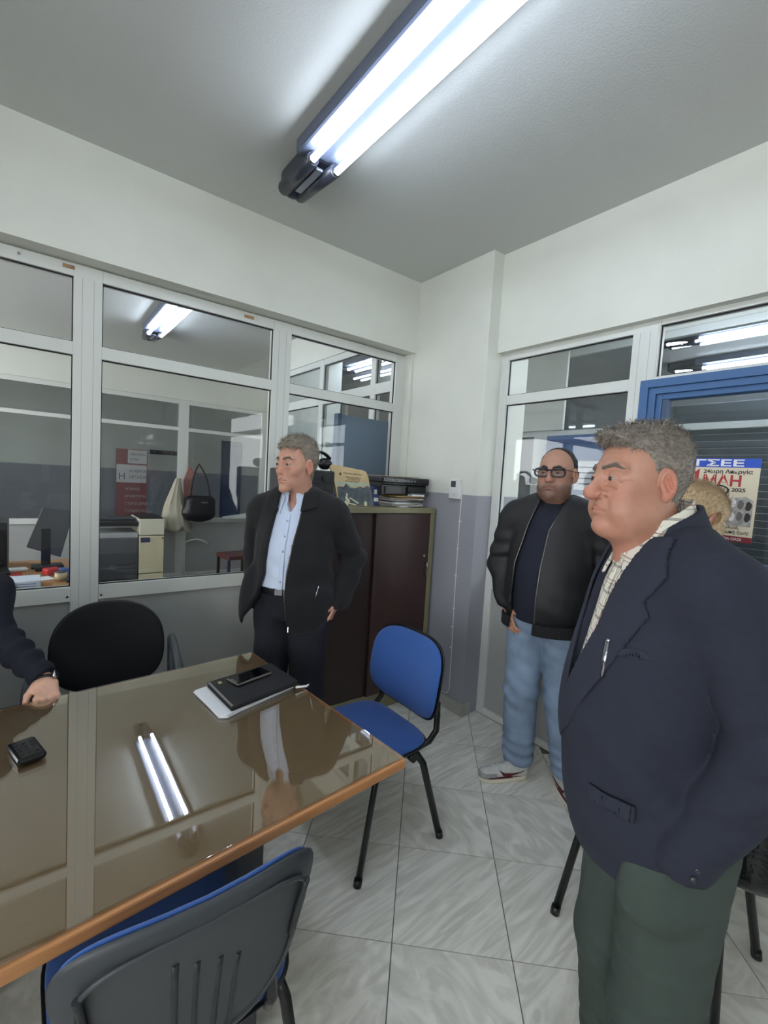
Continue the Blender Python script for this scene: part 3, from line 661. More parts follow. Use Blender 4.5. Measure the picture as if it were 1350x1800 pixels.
fb('plinth', (1.21, 2.37, .0), (2.29, 2.68, .095), OLIVE); fb('bottom_shelf', (1.225, 2.36, .095), (2.262, 2.67, .125), OLIVE)
fb('door', (1.225, 2.372, .125), (1.80, 2.39, 1.362), BROWN2); dr = fb('door', (1.775, 2.350, .125), (2.262, 2.368, 1.362), BROWN)
hx, hy = 2.232-1.75, 2.35-2.52
MB().tube([(hx, hy, 1.005), (hx, hy-.022, 1.01), (hx+.004, hy-.025, .985), (hx, hy-.022, .925), (hx, hy, .93)], .006, seg=8).build('handle', CHROME, dr)
MB().cyl((hx-.01, hy-.004, 1.06), (hx-.01, hy, 1.06), .01).build('lock', CHROME, dr)
fb('edge_strip', (2.301, 2.36, .45), (2.311, 2.375, 1.40), BLACKPL, .002)
# stone plaque, leaning
pq = empty('plaque', (1.66, 2.42, 1.4055), .04, 'cream stone plaque with engraved text and dark hillside picture on the cabinet', 'plaque')
tilt = Matrix.Rotation(-.22, 4, 'X'); SL = .33
poly = [(-.135, 0), (.145, 0), (.142, .02), (.118, .20), (.105, .228), (.085, .238), (-.140, .262), (-.165, .262), (-.175, .245), (-.155, .14)]
STONE = mat('cream_stone', (214, 188, 142), .6, noise=.12, nscale=14, bump=.2, bscale=60)
MB().prism(poly, -.0, .022, 'y', .003).xf(tilt).build('slab', STONE, pq)
pic = [(-.132, .004), (.140, .004), (.124, .125), (.10, .135), (.07, .12), (.04, .128), (.0, .115), (-.04, .12), (-.07, .145), (-.09, .12), (-.12, .125), (-.142, .118)]
MB().prism(pic, -.0015, -.0002, 'y').xf(tilt).build('picture', mat('picture_print', (84, 94, 98), .5, noise=.45, nscale=26), pq)
sky_ = [(-.140, .124), (-.12, .131), (-.09, .126), (-.07, .151), (-.04, .126), (0, .121), (.04, .134), (.07, .126), (.10, .141), (.123, .131), (.120, .155), (-.147, .155)]
MB().prism(sky_, -.0014, -.0002, 'y').xf(tilt).build('picture_haze', mat('pale_green_print', (186, 194, 170), .6, noise=.1, nscale=20), pq)
STONEW = mat('pale_print', (226, 222, 190), .6)
fg_ = MB()
for c_, r_ in (((-.07, .072), .007), ((-.075, .05), .010), ((-.062, .03), .011), ((.075, .014), .012), ((-.08, .012), .016)): fg_.prism([(c_[0]+r_*math.cos(a), c_[1]+1.5*r_*math.sin(a)) for a in [2*PI*i/8 for i in range(8)]], -.003, -.0014, 'y')
fg_.prism([(-.055, .05), (-.05, .056), (.02, .02), (.015, .012)], -.003, -.0014, 'y'); fg_.prism([(-.06, .012), (-.055, .02), (.0, .01), (-.01, .004)], -.003, -.0014, 'y').xf(tilt).build('picture_figures', STONEW, pq)
Mx = tilt @ Matrix.Translation((-.085, -.0006, .208)) @ Matrix.Rotation(PI/2, 4, 'X') @ Matrix.Rotation(-.04, 4, 'Z')
for i, (t, dx) in enumerate((('ΣΥΝΔΙΚΑΛΙΣΤΙΚΗ ΕΝΩΣΗ', .0), ('ΤΙΜΗΤΙΚΗ ΔΙΑΚΡΙΣΗ', .018), ('ΠΡΟΣΦΟΡΑ ΣΤΟ', .03), ('ΕΡΓΑΤΙΚΟ ΚΙΝΗΜΑ', .012))):
    text('engraved_line', t, .0125, mat('engraving', (92, 74, 50), .7), pq, Mx @ Matrix.Translation((dx, -.0 - (.0, .025, .038, .051)[i], 0)))
MB().prism([(-.118, .205), (-.108, .217), (-.098, .205), (-.108, .193)], -.001, -.0002, 'y').xf(tilt).build('emblem', mat('engraving', (92, 74, 50), .7), pq)
# radio / speaker box with black headset on it
rd = empty('stereo', (1.325, 2.54, 1.404), 0, 'black boxy stereo on the cabinet behind the standing man in the black jacket', 'stereo')
box('body', (-.17, -.11, 0), (.17, .11, .215), mat('charcoal_plastic', (44, 46, 50), .45, bump=.3, bscale=200), rd, .012)
for z in (.06, .10, .14, .18): box('grille_bar', (-.15, -.1135, z-.006), (.15, -.109, z+.006), BLACKPL, rd, .002)
MB().cyl((.10, -.122, .17), (.10, -.109, .17), .022).build('knob', BLACKPL, rd)
hs = empty('headset', (1.385, 2.52, 1.6215), 0, 'black padded headset lying on the black stereo', 'headset')
MB().tube(arc((-.11, .0, .03), (.13, .02, .075), (.03, .0, .17), 12), .016, flat=.6).build('headband', BLACKPL, hs)
MB().sph((-.10, 0, .035), (.045, .04, .034)).build('ear_cup', BLACKPL, hs); MB().sph((.09, .01, .042), (.05, .035, .038)).build('ear_cup', BLACKPL, hs)
MB().tube([(.0, -.0, .01), (.005, -.03, .06), (.0, -.02, .115)], .003).build('cable', CHROME, hs)
# printer on a stack of papers
rnd = random.Random(11)
def sheet(name, loc, w, d, t, rz, m, label=None, cat='papers', group=None, curl=0.0, parent=None):
    mb = MB(); n = 6; bm = mb.bm; top = []; bot = []
    for k in range(2):
        row = []
        for i in range(n+1):
            for j in range(2):
                u = i/n; z = curl*(2*u-1)**2*(1 if u > .5 else .5)+rnd.uniform(-.0006, .0006)
                row.append(bm.verts.new((-w/2+w*u, (-d/2 if j == 0 else d/2), z+(t if k == 0 else 0))))
        (top if k == 0 else bot).extend(row)
    for i in range(n):
        a = 2*i; bm.faces.new((top[a], top[a+2], top[a+3], top[a+1])); bm.faces.new((bot[a], bot[a+1], bot[a+3], bot[a+2]))
        bm.faces.new((top[a], bot[a], bot[a+2], top[a+2])); bm.faces.new((top[a+1], top[a+3], bot[a+3], bot[a+1]))
    bm.faces.new((top[0], top[1], bot[1], bot[0])); bm.faces.new((top[-2], bot[-2], bot[-1], top[-1])); bmesh.ops.recalc_face_normals(bm, faces=bm.faces[:])
    o = mb.build(name, m, parent, loc=loc, rot=(0, 0, rz)); 
    if label: tag(o, label, cat, group)
    return o
cols = {'w': PAPER, 'g': mat('grey_paper', (168, 166, 160), .7), 'k': mat('magazine_dark', (58, 58, 62), .4), 'y': mat('ochre_folder', (196, 156, 84), .6), 't': mat('tan_paper', (192, 176, 150), .7)}
z = 1.4045
stack = [('magazine', 'w', .22, .17, .006, .3, 'sheaf of white papers at the bottom of the pile below the printer'), ('magazine', 'g', .26, .20, .014, -.1, 'thick grey document just above the bottom of the pile below the printer'),
  ('magazine', 'w', .25, .19, .010, .12, 'white bound report in the lower part of the pile below the printer'), ('magazine', 'k', .27, .20, .008, -.05, 'dark magazine half-way up the pile below the printer'),
  ('magazine', 'g', .26, .19, .010, .2, 'grey brochure above the dark magazine in the pile below the printer'), ('magazine', 't', .25, .2, .008, -.22, 'tan document in the upper part of the pile below the printer'),
  ('magazine', 'k', .26, .2, .006, .06, 'thin black folder under the ochre one below the printer'), ('folder', 'y', .25, .19, .006, -.04, 'ochre yellow folder on top of the pile, right under the printer')]
for nm, c, w_, d_, t, a, lb in stack:
    sheet(nm, (2.06+rnd.uniform(-.02, .02), 2.462+rnd.uniform(-.01, .01), z), w_, d_, t, a, cols[c], lb, 'papers', 'pile under the printer'); z += t+.0012
sheet('loose_sheet', (2.13, 2.375, z), .10, .06, .012, -.15, PAPER, 'small white folded paper sticking out under the printer', 'papers')
pr = empty('printer', (2.06, 2.535, z+.001), -.05, 'black inkjet printer standing on the pile of papers on the cabinet', 'printer')
MB().box((-.20, -.12, 0), (.20, .13, .075), .008).box((-.17, -.13, .012), (-.03, -.115, .060), .003).build('body', BLACKPL, pr)
box('scanner_lid', (-.205, -.145, .082), (.205, .135, .125), mat('printer_lid', (30, 31, 34), .25, noise=.3, nscale=50), pr, .010)
box('scanner_bed', (-.20, -.135, .074), (.20, .13, .083), BLACKPL, pr, .002)
box('paper_slot', (.02, -.135, .022), (.18, -.118, .065), mat('deep_black', (8, 8, 9), .5), pr, .004)
box('output_tray', (.03, -.155, .01), (.19, -.11, .022), DARKPL, pr, .003)
for k in range(9): box('button', (-.16+.028*k, -.1475, .098), (-.148+.028*k, -.144, .106), mat('button_grey', (120, 124, 130), .4), pr, .001)
sheet('newspaper', (2.03, 2.53, z+.128), .34, .22, .005, .08, cols['t'], 'folded newspaper lying on top of the black printer', 'newspaper')
bx = box('blue_carton', (0, 0, 0), (.045, .06, .13), mat('blue_carton', (52, 66, 120), .5), None, .003); bx.location = (1.83, 2.47, 1.4045); tag(bx, 'small blue and white carton between the plaque and the printer', 'carton')
for q0, q1 in ((.03, .055), (.08, .11)): MB().box((.004, -.0008, q0), (.041, 0, q1)).build('label_patch', PAPER, bx)
# ---- pinboard behind the glass ----
pb = empty('room_divider', (1.97, 2.98, 0), 0, 'slate blue upright board behind the glass above the cabinet', 'board')
BB = mat('slate_blue_board', (98, 124, 150), .55, noise=.02); BB2 = mat('slate_blue_edge', (66, 92, 118), .5)
box('board', (-.115, -.01, .5), (.345, .012, 2.06), BB, pb, .002); box('side_leaf', (-.15, -.02, .5), (-.115, .04, 2.065), BB2, pb, .003)
for x in (-.13, .33): box('foot', (x-.02, -.1, 0), (x+.02, .12, .5), BB2, pb, .003)
# ---- thermostat and cable ----
th = empty('thermostat', (2.33, 2.179, 1.55), 0, 'white room thermostat with small dark display on the grey corner wall', 'thermostat')
box('housing', (-.028, -.05, -.068), (-.0005, .05, .068), mat('white_plastic', (226, 228, 226), .4), th, .005); box('display', (-.0295, -.012, .012), (-.027, .032, .055), mat('lcd', (72, 78, 76), .2), th, .001)
MB().cyl((-.038, .008, -.03), (-.027, .008, -.03), .017).build('dial', mat('white_plastic', (226, 228, 226), .4), th)
cb = empty('thermostat_cable', (2.33, 2.15, 0), 0, 'thin white cable clipped down the grey wall below the thermostat', 'cable')
pts = [(-.005, -.015, 1.58), (-.006, -.025, 1.55), (-.005, -.02, 1.3), (-.005, -.022, .9), (-.005, -.03, .5), (-.005, -.035, .15), (-.006, -.015, .11), (-.006, .03, .10), (-.006, .2, .10)]
MB().tube(pts, .0032, seg=8).build('wire', mat('white_plastic', (226, 228, 226), .4), cb)
for zz in (1.33, 1.14, .95, .72, .59, .44): MB().box((-.009, -.032, zz-.004), (-.0005, -.012, zz+.004), .002).build('cable_clip', mat('white_plastic', (226, 228, 226), .4), cb)
# ---- poster on the door glass ----
ps = empty('strike_poster', (2.4885, .7045, 1.585), 0, 'strike poster with blue heading and large red letters on the glass of the blue door', 'poster')
PM = Matrix.Rotation(-PI/2, 4, 'Z') @ Matrix.Rotation(PI/2, 4, 'X') @ Matrix.Rotation(-.012, 4, 'Z')   # local x -> -Y world, y -> Z
W2, H2 = .140, .185
def flat(nm, x0, y0, x1, y1, m, h=.0008, poly=None):
    mb = MB(); mb.prism(poly or [(x0, y0), (x1, y0), (x1, y1), (x0, y1)], 0, h, 'z'); mb.xf(PM); return mb.build(nm, m, ps)
PAPC = mat('poster_paper', (226, 216, 190), .6, noise=.06, nscale=10); PBLUE = mat('poster_blue', (40, 84, 196), .5); PRED = mat('poster_red', (176, 50, 54), .5); PDK = mat('poster_black', (52, 46, 46), .6)
flat('sheet', -W2, -H2, W2, H2, PAPC); flat('blue_heading', -W2, H2-.040, W2, H2+.001, PBLUE, .0014)
PWT = mat('poster_white', (236, 236, 236), .5)
def pt(nm, s, x, y, size, m, b=0.0, sx=1.0, h=.0018): return text(nm, s, size, m, ps, PM @ Matrix.Translation((x, y, h)), .0002, b, sx)
pt('heading_text', 'ΓΣΕΕ', -.108, H2-.034, .040, PWT, .0012, 1.95, .002); pt('subtitle', '24ωρη Απεργία', -.070, .118, .0235, PDK, .0006, 1.1)
pt('red_text', 'ΜΑΗ', -.072, .062, .066, PRED, .0018, 1.0); pt('year', '2025', .045, .038, .022, PDK, .0006, 1.2)
flat('red_arrow', 0, 0, 0, 0, PRED, .0016, [(-.108, .062), (-.090, .062), (-.086, .138), (-.112, .116), (-.113, .110), (-.104, .112)])
r_ = np.random.RandomState(5); PH = mat('poster_photo', (168, 166, 160), .6, noise=.35, nscale=40)
flat('crowd_photo', 0, 0, 0, 0, PH, .0012, [(-.13, -.115), (.13, -.115), (.13, .0), (.10, .018), (.04, .006), (-.02, .02), (-.08, .0), (-.13, .012)])
PGY = mat('poster_grey', (112, 108, 106), .6)
for k in range(18):
    x = -.118+(k % 9)*.029; yy = -.012-.05*(k//9)+r_.uniform(-.012, .012)
    flat('crowd_figure', 0, 0, 0, 0, (PDK, PGY, PWT, PGY)[(k*3+k//9) % 4], .0014+.0002*(k//9)+.00008*(k % 2), [(x+.009*math.cos(a)*(1 if math.sin(a) > 0 else 1.5), yy+.014*math.sin(a)*(1 if math.sin(a) > 0 else 2.0)) for a in [2*PI*i/10 for i in range(10)]])
pt('slogan', 'Αγώνας για δουλειά,', -.09, -.128, .0165, PDK, .0004, 1.1); pt('slogan', 'για αξιοπρεπή ζωή!', -.06, -.150, .0185, PDK, .0004, 1.1)
flat('red_footer', -W2, -H2-.001, W2, -H2+.024, mat('poster_dark_red', (136, 44, 52), .5), .0014); pt('footer_text', '1 ΜΑΗ ΑΘΗΝΑ ΠΛΑΤΕΙΑ ΟΛΟΙ', -.125, -H2+.006, .0145, PWT, .0004, 1.1, .002)
dn = box('door_notice', (2.5015, .34, .66), (2.5045, .478, .99), PAPER, None, 0); tag(dn, 'white sheet taped to the grey lower panel of the blue door, at the right edge', 'notice')
# ---- things on the table ----
TZ = .7602
rm = empty('key_fob', (-.008, 1.545, TZ), .25, 'small black remote with buttons lying alone at the left of the table', 'remote')
MB().box((-.033, -.058, 0), (.033, .058, .020), .009).build('body', mat('gloss_black', (20, 21, 24), .18), rm)
for i in range(3):
    for j in range(4): MB().box((-.022+.016*i, -.034+.019*j, .0195), (-.012+.016*i, -.024+.019*j, .0215), .002).build('button', BLACKPL, rm)
def quad(nm, pts, z0, z1, m, parent=None, bev=.0): return MB().prism(pts, z0, z1, 'z', bev).build(nm, m, parent)
pw = empty('paper_stack', (.66, 1.59, TZ), 0, 'sheaf of white papers lying under the black folder on the table', 'papers')
q0 = [(-.185, .088), (-.168, -.128), (-.146, -.146), (-.124, -.136), (-.10, -.125), (.14, -.06), (.132, .150), (.125, .160)]
for k in range(5):
    a = rnd.uniform(-.02, .02); sh_ = [(x*math.cos(a)-y*math.sin(a)+rnd.uniform(-.004, .004), x*math.sin(a)+y*math.cos(a)+rnd.uniform(-.003, .003)) for x, y in q0]
    quad('sheet', sh_, k*.0026, k*.0026+.0020, PAPER, pw)
fo = empty('folder', (.665, 1.60, TZ+.0135), 0, 'black leather folder on the papers, under the smartphone', 'folder')
fp = [(-.145, .079), (-.130, -.146), (.152, -.080), (.130, .130)]
quad('back_cover', fp, 0, .004, BLACKPL, fo, .0015); quad('page_block', [(x*.97, y*.96) for x, y in fp], .004, .012, mat('page_dark', (40, 40, 44), .6), fo)
quad('front_cover', fp, .012, .016, mat('black_leather', (24, 24, 27), .45, bump=.4, bscale=300), fo, .0015)
quad('spine_strip', [(-.1435, .070), (-.1295, -.140), (-.122, -.139), (-.136, .073)], .0162, .0168, mat('strip_grey', (150, 146, 140), .4, metal=.5), fo)
quad('emblem', [(-.113, .060), (-.112, .040), (-.098, .044), (-.100, .064)], .0162, .0170, mat('emblem_gold', (150, 138, 84), .4), fo)
pn0 = MB().tube([(.0, 0, .012), (.045, .001, .005), (.06, .012, .0042)], [.0042, .0042, .003], seg=10).build('pen', mat('white_plastic', (226, 228, 226), .4), None, loc=(.800, 1.505, TZ+.002)); tag(pn0, 'white pen sticking out of the right end of the black folder', 'pen')
phn = empty('smartphone', (.668, 1.638, TZ+.0308), math.radians(14), 'black smartphone with steel rim lying on the black folder', 'phone')
MB().box((-.078, -.037, 0), (.078, .037, .009), .004, 3).build('case', mat('steel_dark', (112, 104, 96), .3, metal=.8), phn)
MB().box((-.074, -.033, .0086), (.074, .033, .0098), .0008).build('screen', mat('screen_black', (8, 9, 12), .04, coat=.5), phn)
for k in range(3): MB().cyl((-.069, -.012+.012*k, .0098), (-.069, -.012+.012*k, .0104), .004, seg=12).build('camera_lens', CHROME, phn)
# ---- room behind the left glazing ----
DESKW = mat('desk_wood', (178, 132, 88), .4, noise=.1, nscale=12, stretch=(1, 8, 1))
dk = empty('desk', (-.75, 4.15, 0), 0, 'wooden desk covered with clutter behind the left pane', 'desk')
box('top', (-.95, -.56, .72), (.995, .55, .75), DESKW, dk, .004); 
for x in (-.9, .94): box('side_panel', (x-.015, -.52, 0), (x+.015, .5, .72), DESKW, dk, .003)
box('modesty_panel', (-.88, .42, .2), (.92, .44, .72), DESKW, dk, .002)
def desk_item(nm, lo, hi, m, lb, cat, rz=0, bev=.004):
    c = ((lo[0]+hi[0])/2, (lo[1]+hi[1])/2, lo[2]); o = box(nm, (lo[0]-c[0], lo[1]-c[1], 0), (hi[0]-c[0], hi[1]-c[1], hi[2]-lo[2]), m, None, bev); o.location = c; o.rotation_euler = (0, 0, rz); return tag(o, lb, cat)
bxf = desk_item('document_box', (-.42, 3.60, .751), (.05, 3.80, .81), mat('white_card', (214, 222, 236), .6), 'flat white document box with blue print at the front edge of the cluttered desk', 'box')
for k, zz in enumerate((.012, .024, .04)): MB().box((-.22, -.1015, zz), (.21, -.0998, zz+.003)).build('blue_line', mat('box_blue', (70, 92, 150), .6), bxf)
MB().box((.0, -.1015, .02), (.12, -.0998, .036)).build('green_patch', mat('box_green', (140, 176, 120), .6), bxf)
desk_item('notebook', (-.30, 3.92, .751), (-.05, 4.10, .775), mat('red_cover', (178, 42, 40), .5), 'red notebook under the black pad at the left of the cluttered desk', 'notebook')
desk_item('leather_pad', (-.36, 3.98, .777), (-.12, 4.2, .80), BLACKPL, 'black pad resting on the red notebook on the cluttered desk', 'pad', .1, .01)
desk_item('stapler', (.02, 4.20, .751), (.20, 4.24, .79), BLACKPL, 'black stapler lying near the back of the cluttered desk', 'stapler', .2, .008)
desk_item('tape_dispenser', (.07, 4.02, .751), (.17, 4.10, .80), mat('red_gloss', (196, 36, 46), .3), 'bright red tape dispenser in the middle of the cluttered desk', 'dispenser', .4, .012)
gm = MB().cyl((0, 0, 0), (0, 0, .055), .035, .038).build('glue_pot', mat('yellowed_glass', (206, 190, 150), .2), None, loc=(.165, 3.84, .751)); tag(gm, 'small cream jar with a dark lid by the right end of the cluttered desk', 'jar'); MB().cyl((0, 0, .055), (0, 0, .065), .03).build('lid', DARKPL, gm)
desk_item('calculator', (.19, 3.74, .751), (.245, 3.90, .768), DARKPL, 'grey calculator at the right corner of the cluttered desk', 'calculator', 0)
desk_item('paper_sheet', (-.02, 3.86, .751), (.12, 3.98, .754), PAPER, 'white note sheet in the middle of the cluttered desk', 'papers', .3, 0)
desk_item('blue_marker', (.16, 4.0, .751), (.22, 4.06, .80), mat('blue_gloss', (60, 92, 168), .3), 'small blue box beside the red dispenser on the desk', 'box', .2, .01)
desk_item('clear_wrap', (-.16, 4.22, .751), (-.02, 4.30, .775), PAPER, 'crumpled white wrapping beside the stapler on the cluttered desk', 'wrapping', .2, .01)
mon = empty('monitor', (.10, 4.38, .751), 0, 'dark grey flat monitor turned away and tilted on the cluttered desk', 'monitor')
MB().prism([(-.13, .16), (.085, .07), (.17, .44), (-.03, .47)], -.01, .012, 'y', .004).build('panel', mat('monitor_grey', (84, 88, 92), .4), mon); MB().box((-.04, -.02, .005), (.02, .04, .3), .006).box((-.1, -.08, 0), (.1, .1, .01), .003).build('stand', BLACKPL, mon)
mo2 = empty('computer_tower', (-.27, 4.45, .751), 0, 'black computer case standing on the desk at the left edge', 'computer'); box('case', (-.13, -.16, 0), (.13, .2, .36), BLACKPL, mo2, .006); MB().cyl((.09, -.162, .06), (.09, -.158, .06), .008).build('power_button', CHROME, mo2)
# dark coat on a stand behind the desk
# beige and dark copier
cp = empty('copier', (1.02, 6.45, 0), 0, 'office copier with cream side cabinet and black top, behind the middle pane', 'copier')
box('dark_body', (-.48, -.24, 0), (.02, .36, .70), mat('copier_grey', (84, 86, 88), .5, noise=.1), cp, .01); box('paper_tray', (-.46, -.26, .2), (0, -.235, .34), DARKPL, cp, .004); box('paper_tray', (-.46, -.26, .38), (0, -.235, .52), DARKPL, cp, .004)
box('top_lid', (-.5, -.22, .84), (.02, .36, .90), BLACKPL, cp, .012); box('glass_bed', (-.48, -.22, .70), (.02, .34, .76), mat('copier_light', (170, 172, 172), .5), cp, .006)
box('cream_lower', (.03, -.25, .02), (.31, .35, .24), CREAM, cp, .006); box('cream_middle', (.03, -.25, .25), (.31, .35, .72), CREAM, cp, .006); box('cream_upper', (.03, -.25, .73), (.31, .35, .93), mat('cream_light', (222, 218, 196), .5), cp, .006)
box('top_plate', (.04, -.22, .93), (.30, .33, .945), BLACKPL, cp, .003); box('name_plate', (.045, -.253, .64), (.15, -.249, .70), mat('navy_label', (62, 66, 98), .5), cp, .001)
box('latch', (.285, -.256, .68), (.297, -.249, .70), BLACKPL, cp, .001)
tr = empty('scanner_tray', (.86, 6.5, .902), 0, 'dark tray lying tilted on the copier top', 'tray'); MB().box((-.33, -.12, .0), (.17, .12, .03), .01).build('tray', DARKPL, tr); 
# roll-up poster on the far partition glass
bn = empty('banner_poster', (1.04, 6.965, 1.25), 0, 'red and white printed poster on the far glass behind the middle pane', 'poster')
box('sheet', (-.16, 0, -.42), (.22, .003, .55), mat('banner_red', (98, 54, 54), .6, noise=.1), bn, 0); box('white_field', (-.15, -.002, .10), (.21, 0, .34), mat('banner_pale', (150, 150, 150), .6), bn, 0); box('white_field', (-.02, -.002, .36), (.21, 0, .54), mat('banner_pale', (190, 188, 186), .6), bn, 0)
XM = Matrix.Rotation(PI/2, 4, 'X')
for k, (s_, x, zz, sz) in enumerate((('Η', -.13, .14, .12), ('ΑΠΕΡΓΙΑ', 0, .24, .05), ('ΕΡΓΑΣΙΑ', 0, .16, .05), ('ΔΙΚΑΙΩΜΑ', .0, .47, .04), ('ΟΛΟΙ', 0, .40, .045))): text('print', s_, sz, mat('banner_ink', (60, 60, 66), .6), bn, Matrix.Translation((x, -.003, zz)) @ XM)
for k, s_ in enumerate(('ΑΓΩΝΑΣ', 'ΑΠΑΝΤΗΣΗ', 'ΣΤΟΥΣ ΔΡΟΜΟΥΣ', 'ΣΥΓΚΕΝΤΡΩΣΗ')): text('print', s_, .045, mat('banner_pale', (190, 188, 186), .6), bn, Matrix.Translation((-.05, -.003, .0-.1*k)) @ XM)
# scarf and handbag on the far post
CL1 = mat('cream_cloth', (196, 190, 170), .9, bump=.3, bscale=60)
sc = empty('scarf', (1.69, 6.90, 1.42), 0, 'cream scarf hanging from a hook on the far white post', 'scarf')
mb = MB(); bm = mb.bm; n1, n2 = 16, 22; g_ = []
for i in range(n1+1):
    t = i/n1; row = []
    for k in range(n2):
        a = 2*PI*k/n2; wd = (.03+.13*min(1, t*1.3)) * (1+.34*math.sin(6*a+3*t)); row.append(bm.verts.new((-.03-.10*t*(1-t)*1.2-.02+wd*math.cos(a)*.95, -.02-.03*t+.05*math.sin(a)*(1+.3*math.sin(7*a)), .02-.74*t+.03*math.sin(4*a)*t)))
    g_.append(row)
for i in range(n1):
    for k in range(n2): f = bm.faces.new((g_[i][k], g_[i][(k+1) % n2], g_[i+1][(k+1) % n2], g_[i+1][k])); f.smooth = True
bm.faces.new(g_[0]); bm.faces.new(g_[-1]); bmesh.ops.recalc_face_normals(bm, faces=bm.faces[:]); mb.build('cloth', CL1, sc)
MB().cyl((0, .08, .0), (0, -.03, .0), .008).build('hook', CHROME, sc)
hb = empty('handbag', (1.91, 6.88, 1.66), 0, 'black leather handbag hanging by its straps beside the cream scarf', 'handbag'); hb.scale = (1.15, 1.0, 1.12); BL = mat('black_bag', (28, 28, 32), .4, bump=.3, bscale=40)
def bagf(P): d = rbox(P, (.02, -.06, -.56), (.18, .085, .15), .07); return smin(d, ell(P, (.0, -.06, -.62), (.2, .10, .13)), .05) + .004*wav(P, 30, 2)
o = grow('bag_body', bagf, (-.25, -.22, -.8), (.3, .1, -.3), .012, BL, hb)
MB().tube(arc((-.10, -.06, -.44), (.0, -.02, .0), (-.08, -.03, -.15), 8)+arc((0, -.02, .0), (.14, -.06, -.44), (.12, -.03, -.15), 8)[1:], .011).build('strap', BL, hb)
box('badge', (.02, -.150, -.50), (.09, -.143, -.485), CHROME, hb, .001)
pk = empty('pink_garment', (1.80, 6.985, 1.62), 0, 'dusty pink cloth hanging behind the straps of the black handbag', 'cloth')
MB().prism([(-.05, -.5), (.06, -.46), (.08, -.1), (.03, .0), (.0, -.02), (-.06, -.2)], -.015, .015, 'y', .006).build('cloth', mat('dusty_pink', (158, 112, 106), .9, bump=.4, bscale=30), pk)
# stool, papers on far sill, wall strip, rack
st = empty('brown_stool', (2.16, 5.95, 0), .1, 'dark red padded stool by the grey panel beyond the middle pane', 'stool')
box('seat', (-.18, -.18, .43), (.22, .2, .49), mat('maroon_vinyl', (98, 54, 50), .5), st, .015)
for x in (-.155, .19):
    for y in (-.15, .17): box('leg', (x-.016, y-.016, 0), (x+.016, y+.016, .43), mat('dark_wood', (60, 38, 32), .5), st, .003)
ck = empty('white_cable', (1.9, 6.98, .5), 0, 'white cable looping out of the grey panel below the handbag', 'cable'); MB().tube(arc((-.1, .03, .0), (.20, -.02, -.03), (.06, -.05, .1), 8), .012).build('wire', PAPER, ck)
ob = empty('open_book', (2.75, 7.0, .861), .1, 'open white ledger lying on the far sill behind the man in the black jacket', 'book')
ob.location = (2.62, 6.95, .865); MB().prism([(-.32, 0), (.32, 0), (.32, .03), (.28, .1), (-.02, .055), (-.3, .02)], -.1, .05, 'y').build('pages', PAPER, ob)
rk = empty('coat_rack', (2.0, 9.49, 1.86), 0, 'dark wooden coat rack on the far wall, left of the white post', 'rack'); box('rail', (-.25, -.03, -.04), (.35, 0, .04), mat('dark_wood', (60, 38, 32), .5), rk, .004)
for k in range(4): MB().cyl((-.18+.15*k, -.08, 0), (-.18+.15*k, -.02, 0), .012).build('peg', CHROME, rk)
# corridor things
nb = empty('notice_board', (3.93, 2.28, 1.5), 0, 'blue notice board with white notices in the corridor, behind the man with glasses', 'notice board')
box('board', (0, -.42, -1.3), (.05, .27, .60), BLUEPAINT, nb, .004)
for s0, s1 in ((-.40, .25),): box('frame_bar', (-.012, s0, .52), (.0, s1, .56), mat('deep_blue', (52, 84, 140), .5), nb, .002)
for k, (y0, y1, z0, z1) in enumerate(((-.35, -.05, .10, .36), (-.30, -.06, -.20, .05))):
    nt_ = box('notice', (-.004, y0, z0), (.0, y1, z1), PAPER, nb, 0)
    for q in range(4): MB().box((-.0055, y0+.04, z1-.06-q*.05), (-.004, y1-.04, z1-.052-q*.05)).build('text_line', INK, nt_)
sh = empty('roller_shutter', (5.2, .6, 0), 0, 'grey perforated roller shutter beyond the corridor, behind the strike poster', 'shutter'); SHM = mat('shutter_grey', (96, 100, 102), .4, metal=.3)
for k in range(33): box('slat', (-.012, -1.6, .1+k*.066), (.012, 1.35, .1+k*.066+.060), SHM, sh, .004)
box('housing', (-.08, -1.6, 2.28), (.08, 1.35, 2.5), SHM, sh, .01)
gp = empty('green_pipe', (2.78, 4.98, 1.985), 0, 'grey green pipe crossing behind the glass left of the slate blue board', 'pipe'); GG = mat('green_grey', (104, 124, 120), .5)
MB().cyl((-.40, 0, 0), (.36, 0, 0), .028).build('pipe', GG, gp)
for x in (-.2, .12): MB().cyl((x-.04, 0, 0), (x+.04, 0, 0), .036).build('pipe_joint', GG, gp)
for x in (-.3, .3): box('pipe_bracket', (x-.01, -.01, -.01), (x+.01, .10, .01), GG, gp, .002)
lb_ = empty('leather_bag', (1.70, .30, .486), 0, 'shiny black leather bag on the chair behind the man in the navy blazer', 'bag')
def lbf(P): return rbox(P, (0, 0, .19), (.16, .10, .18), .07) + .006*wav(P, 22, 4)
grow('bag_body', lbf, (-.24, -.2, -.05), (.24, .2, .45), .01, mat('gloss_leather', (20, 21, 24), .22, bump=.5, bscale=40), lb_)
MB().tube(arc((-.1, 0, .36), (.1, 0, .36), (0, 0, .56), 10), .010).build('handle', BLACKPL, lb_)
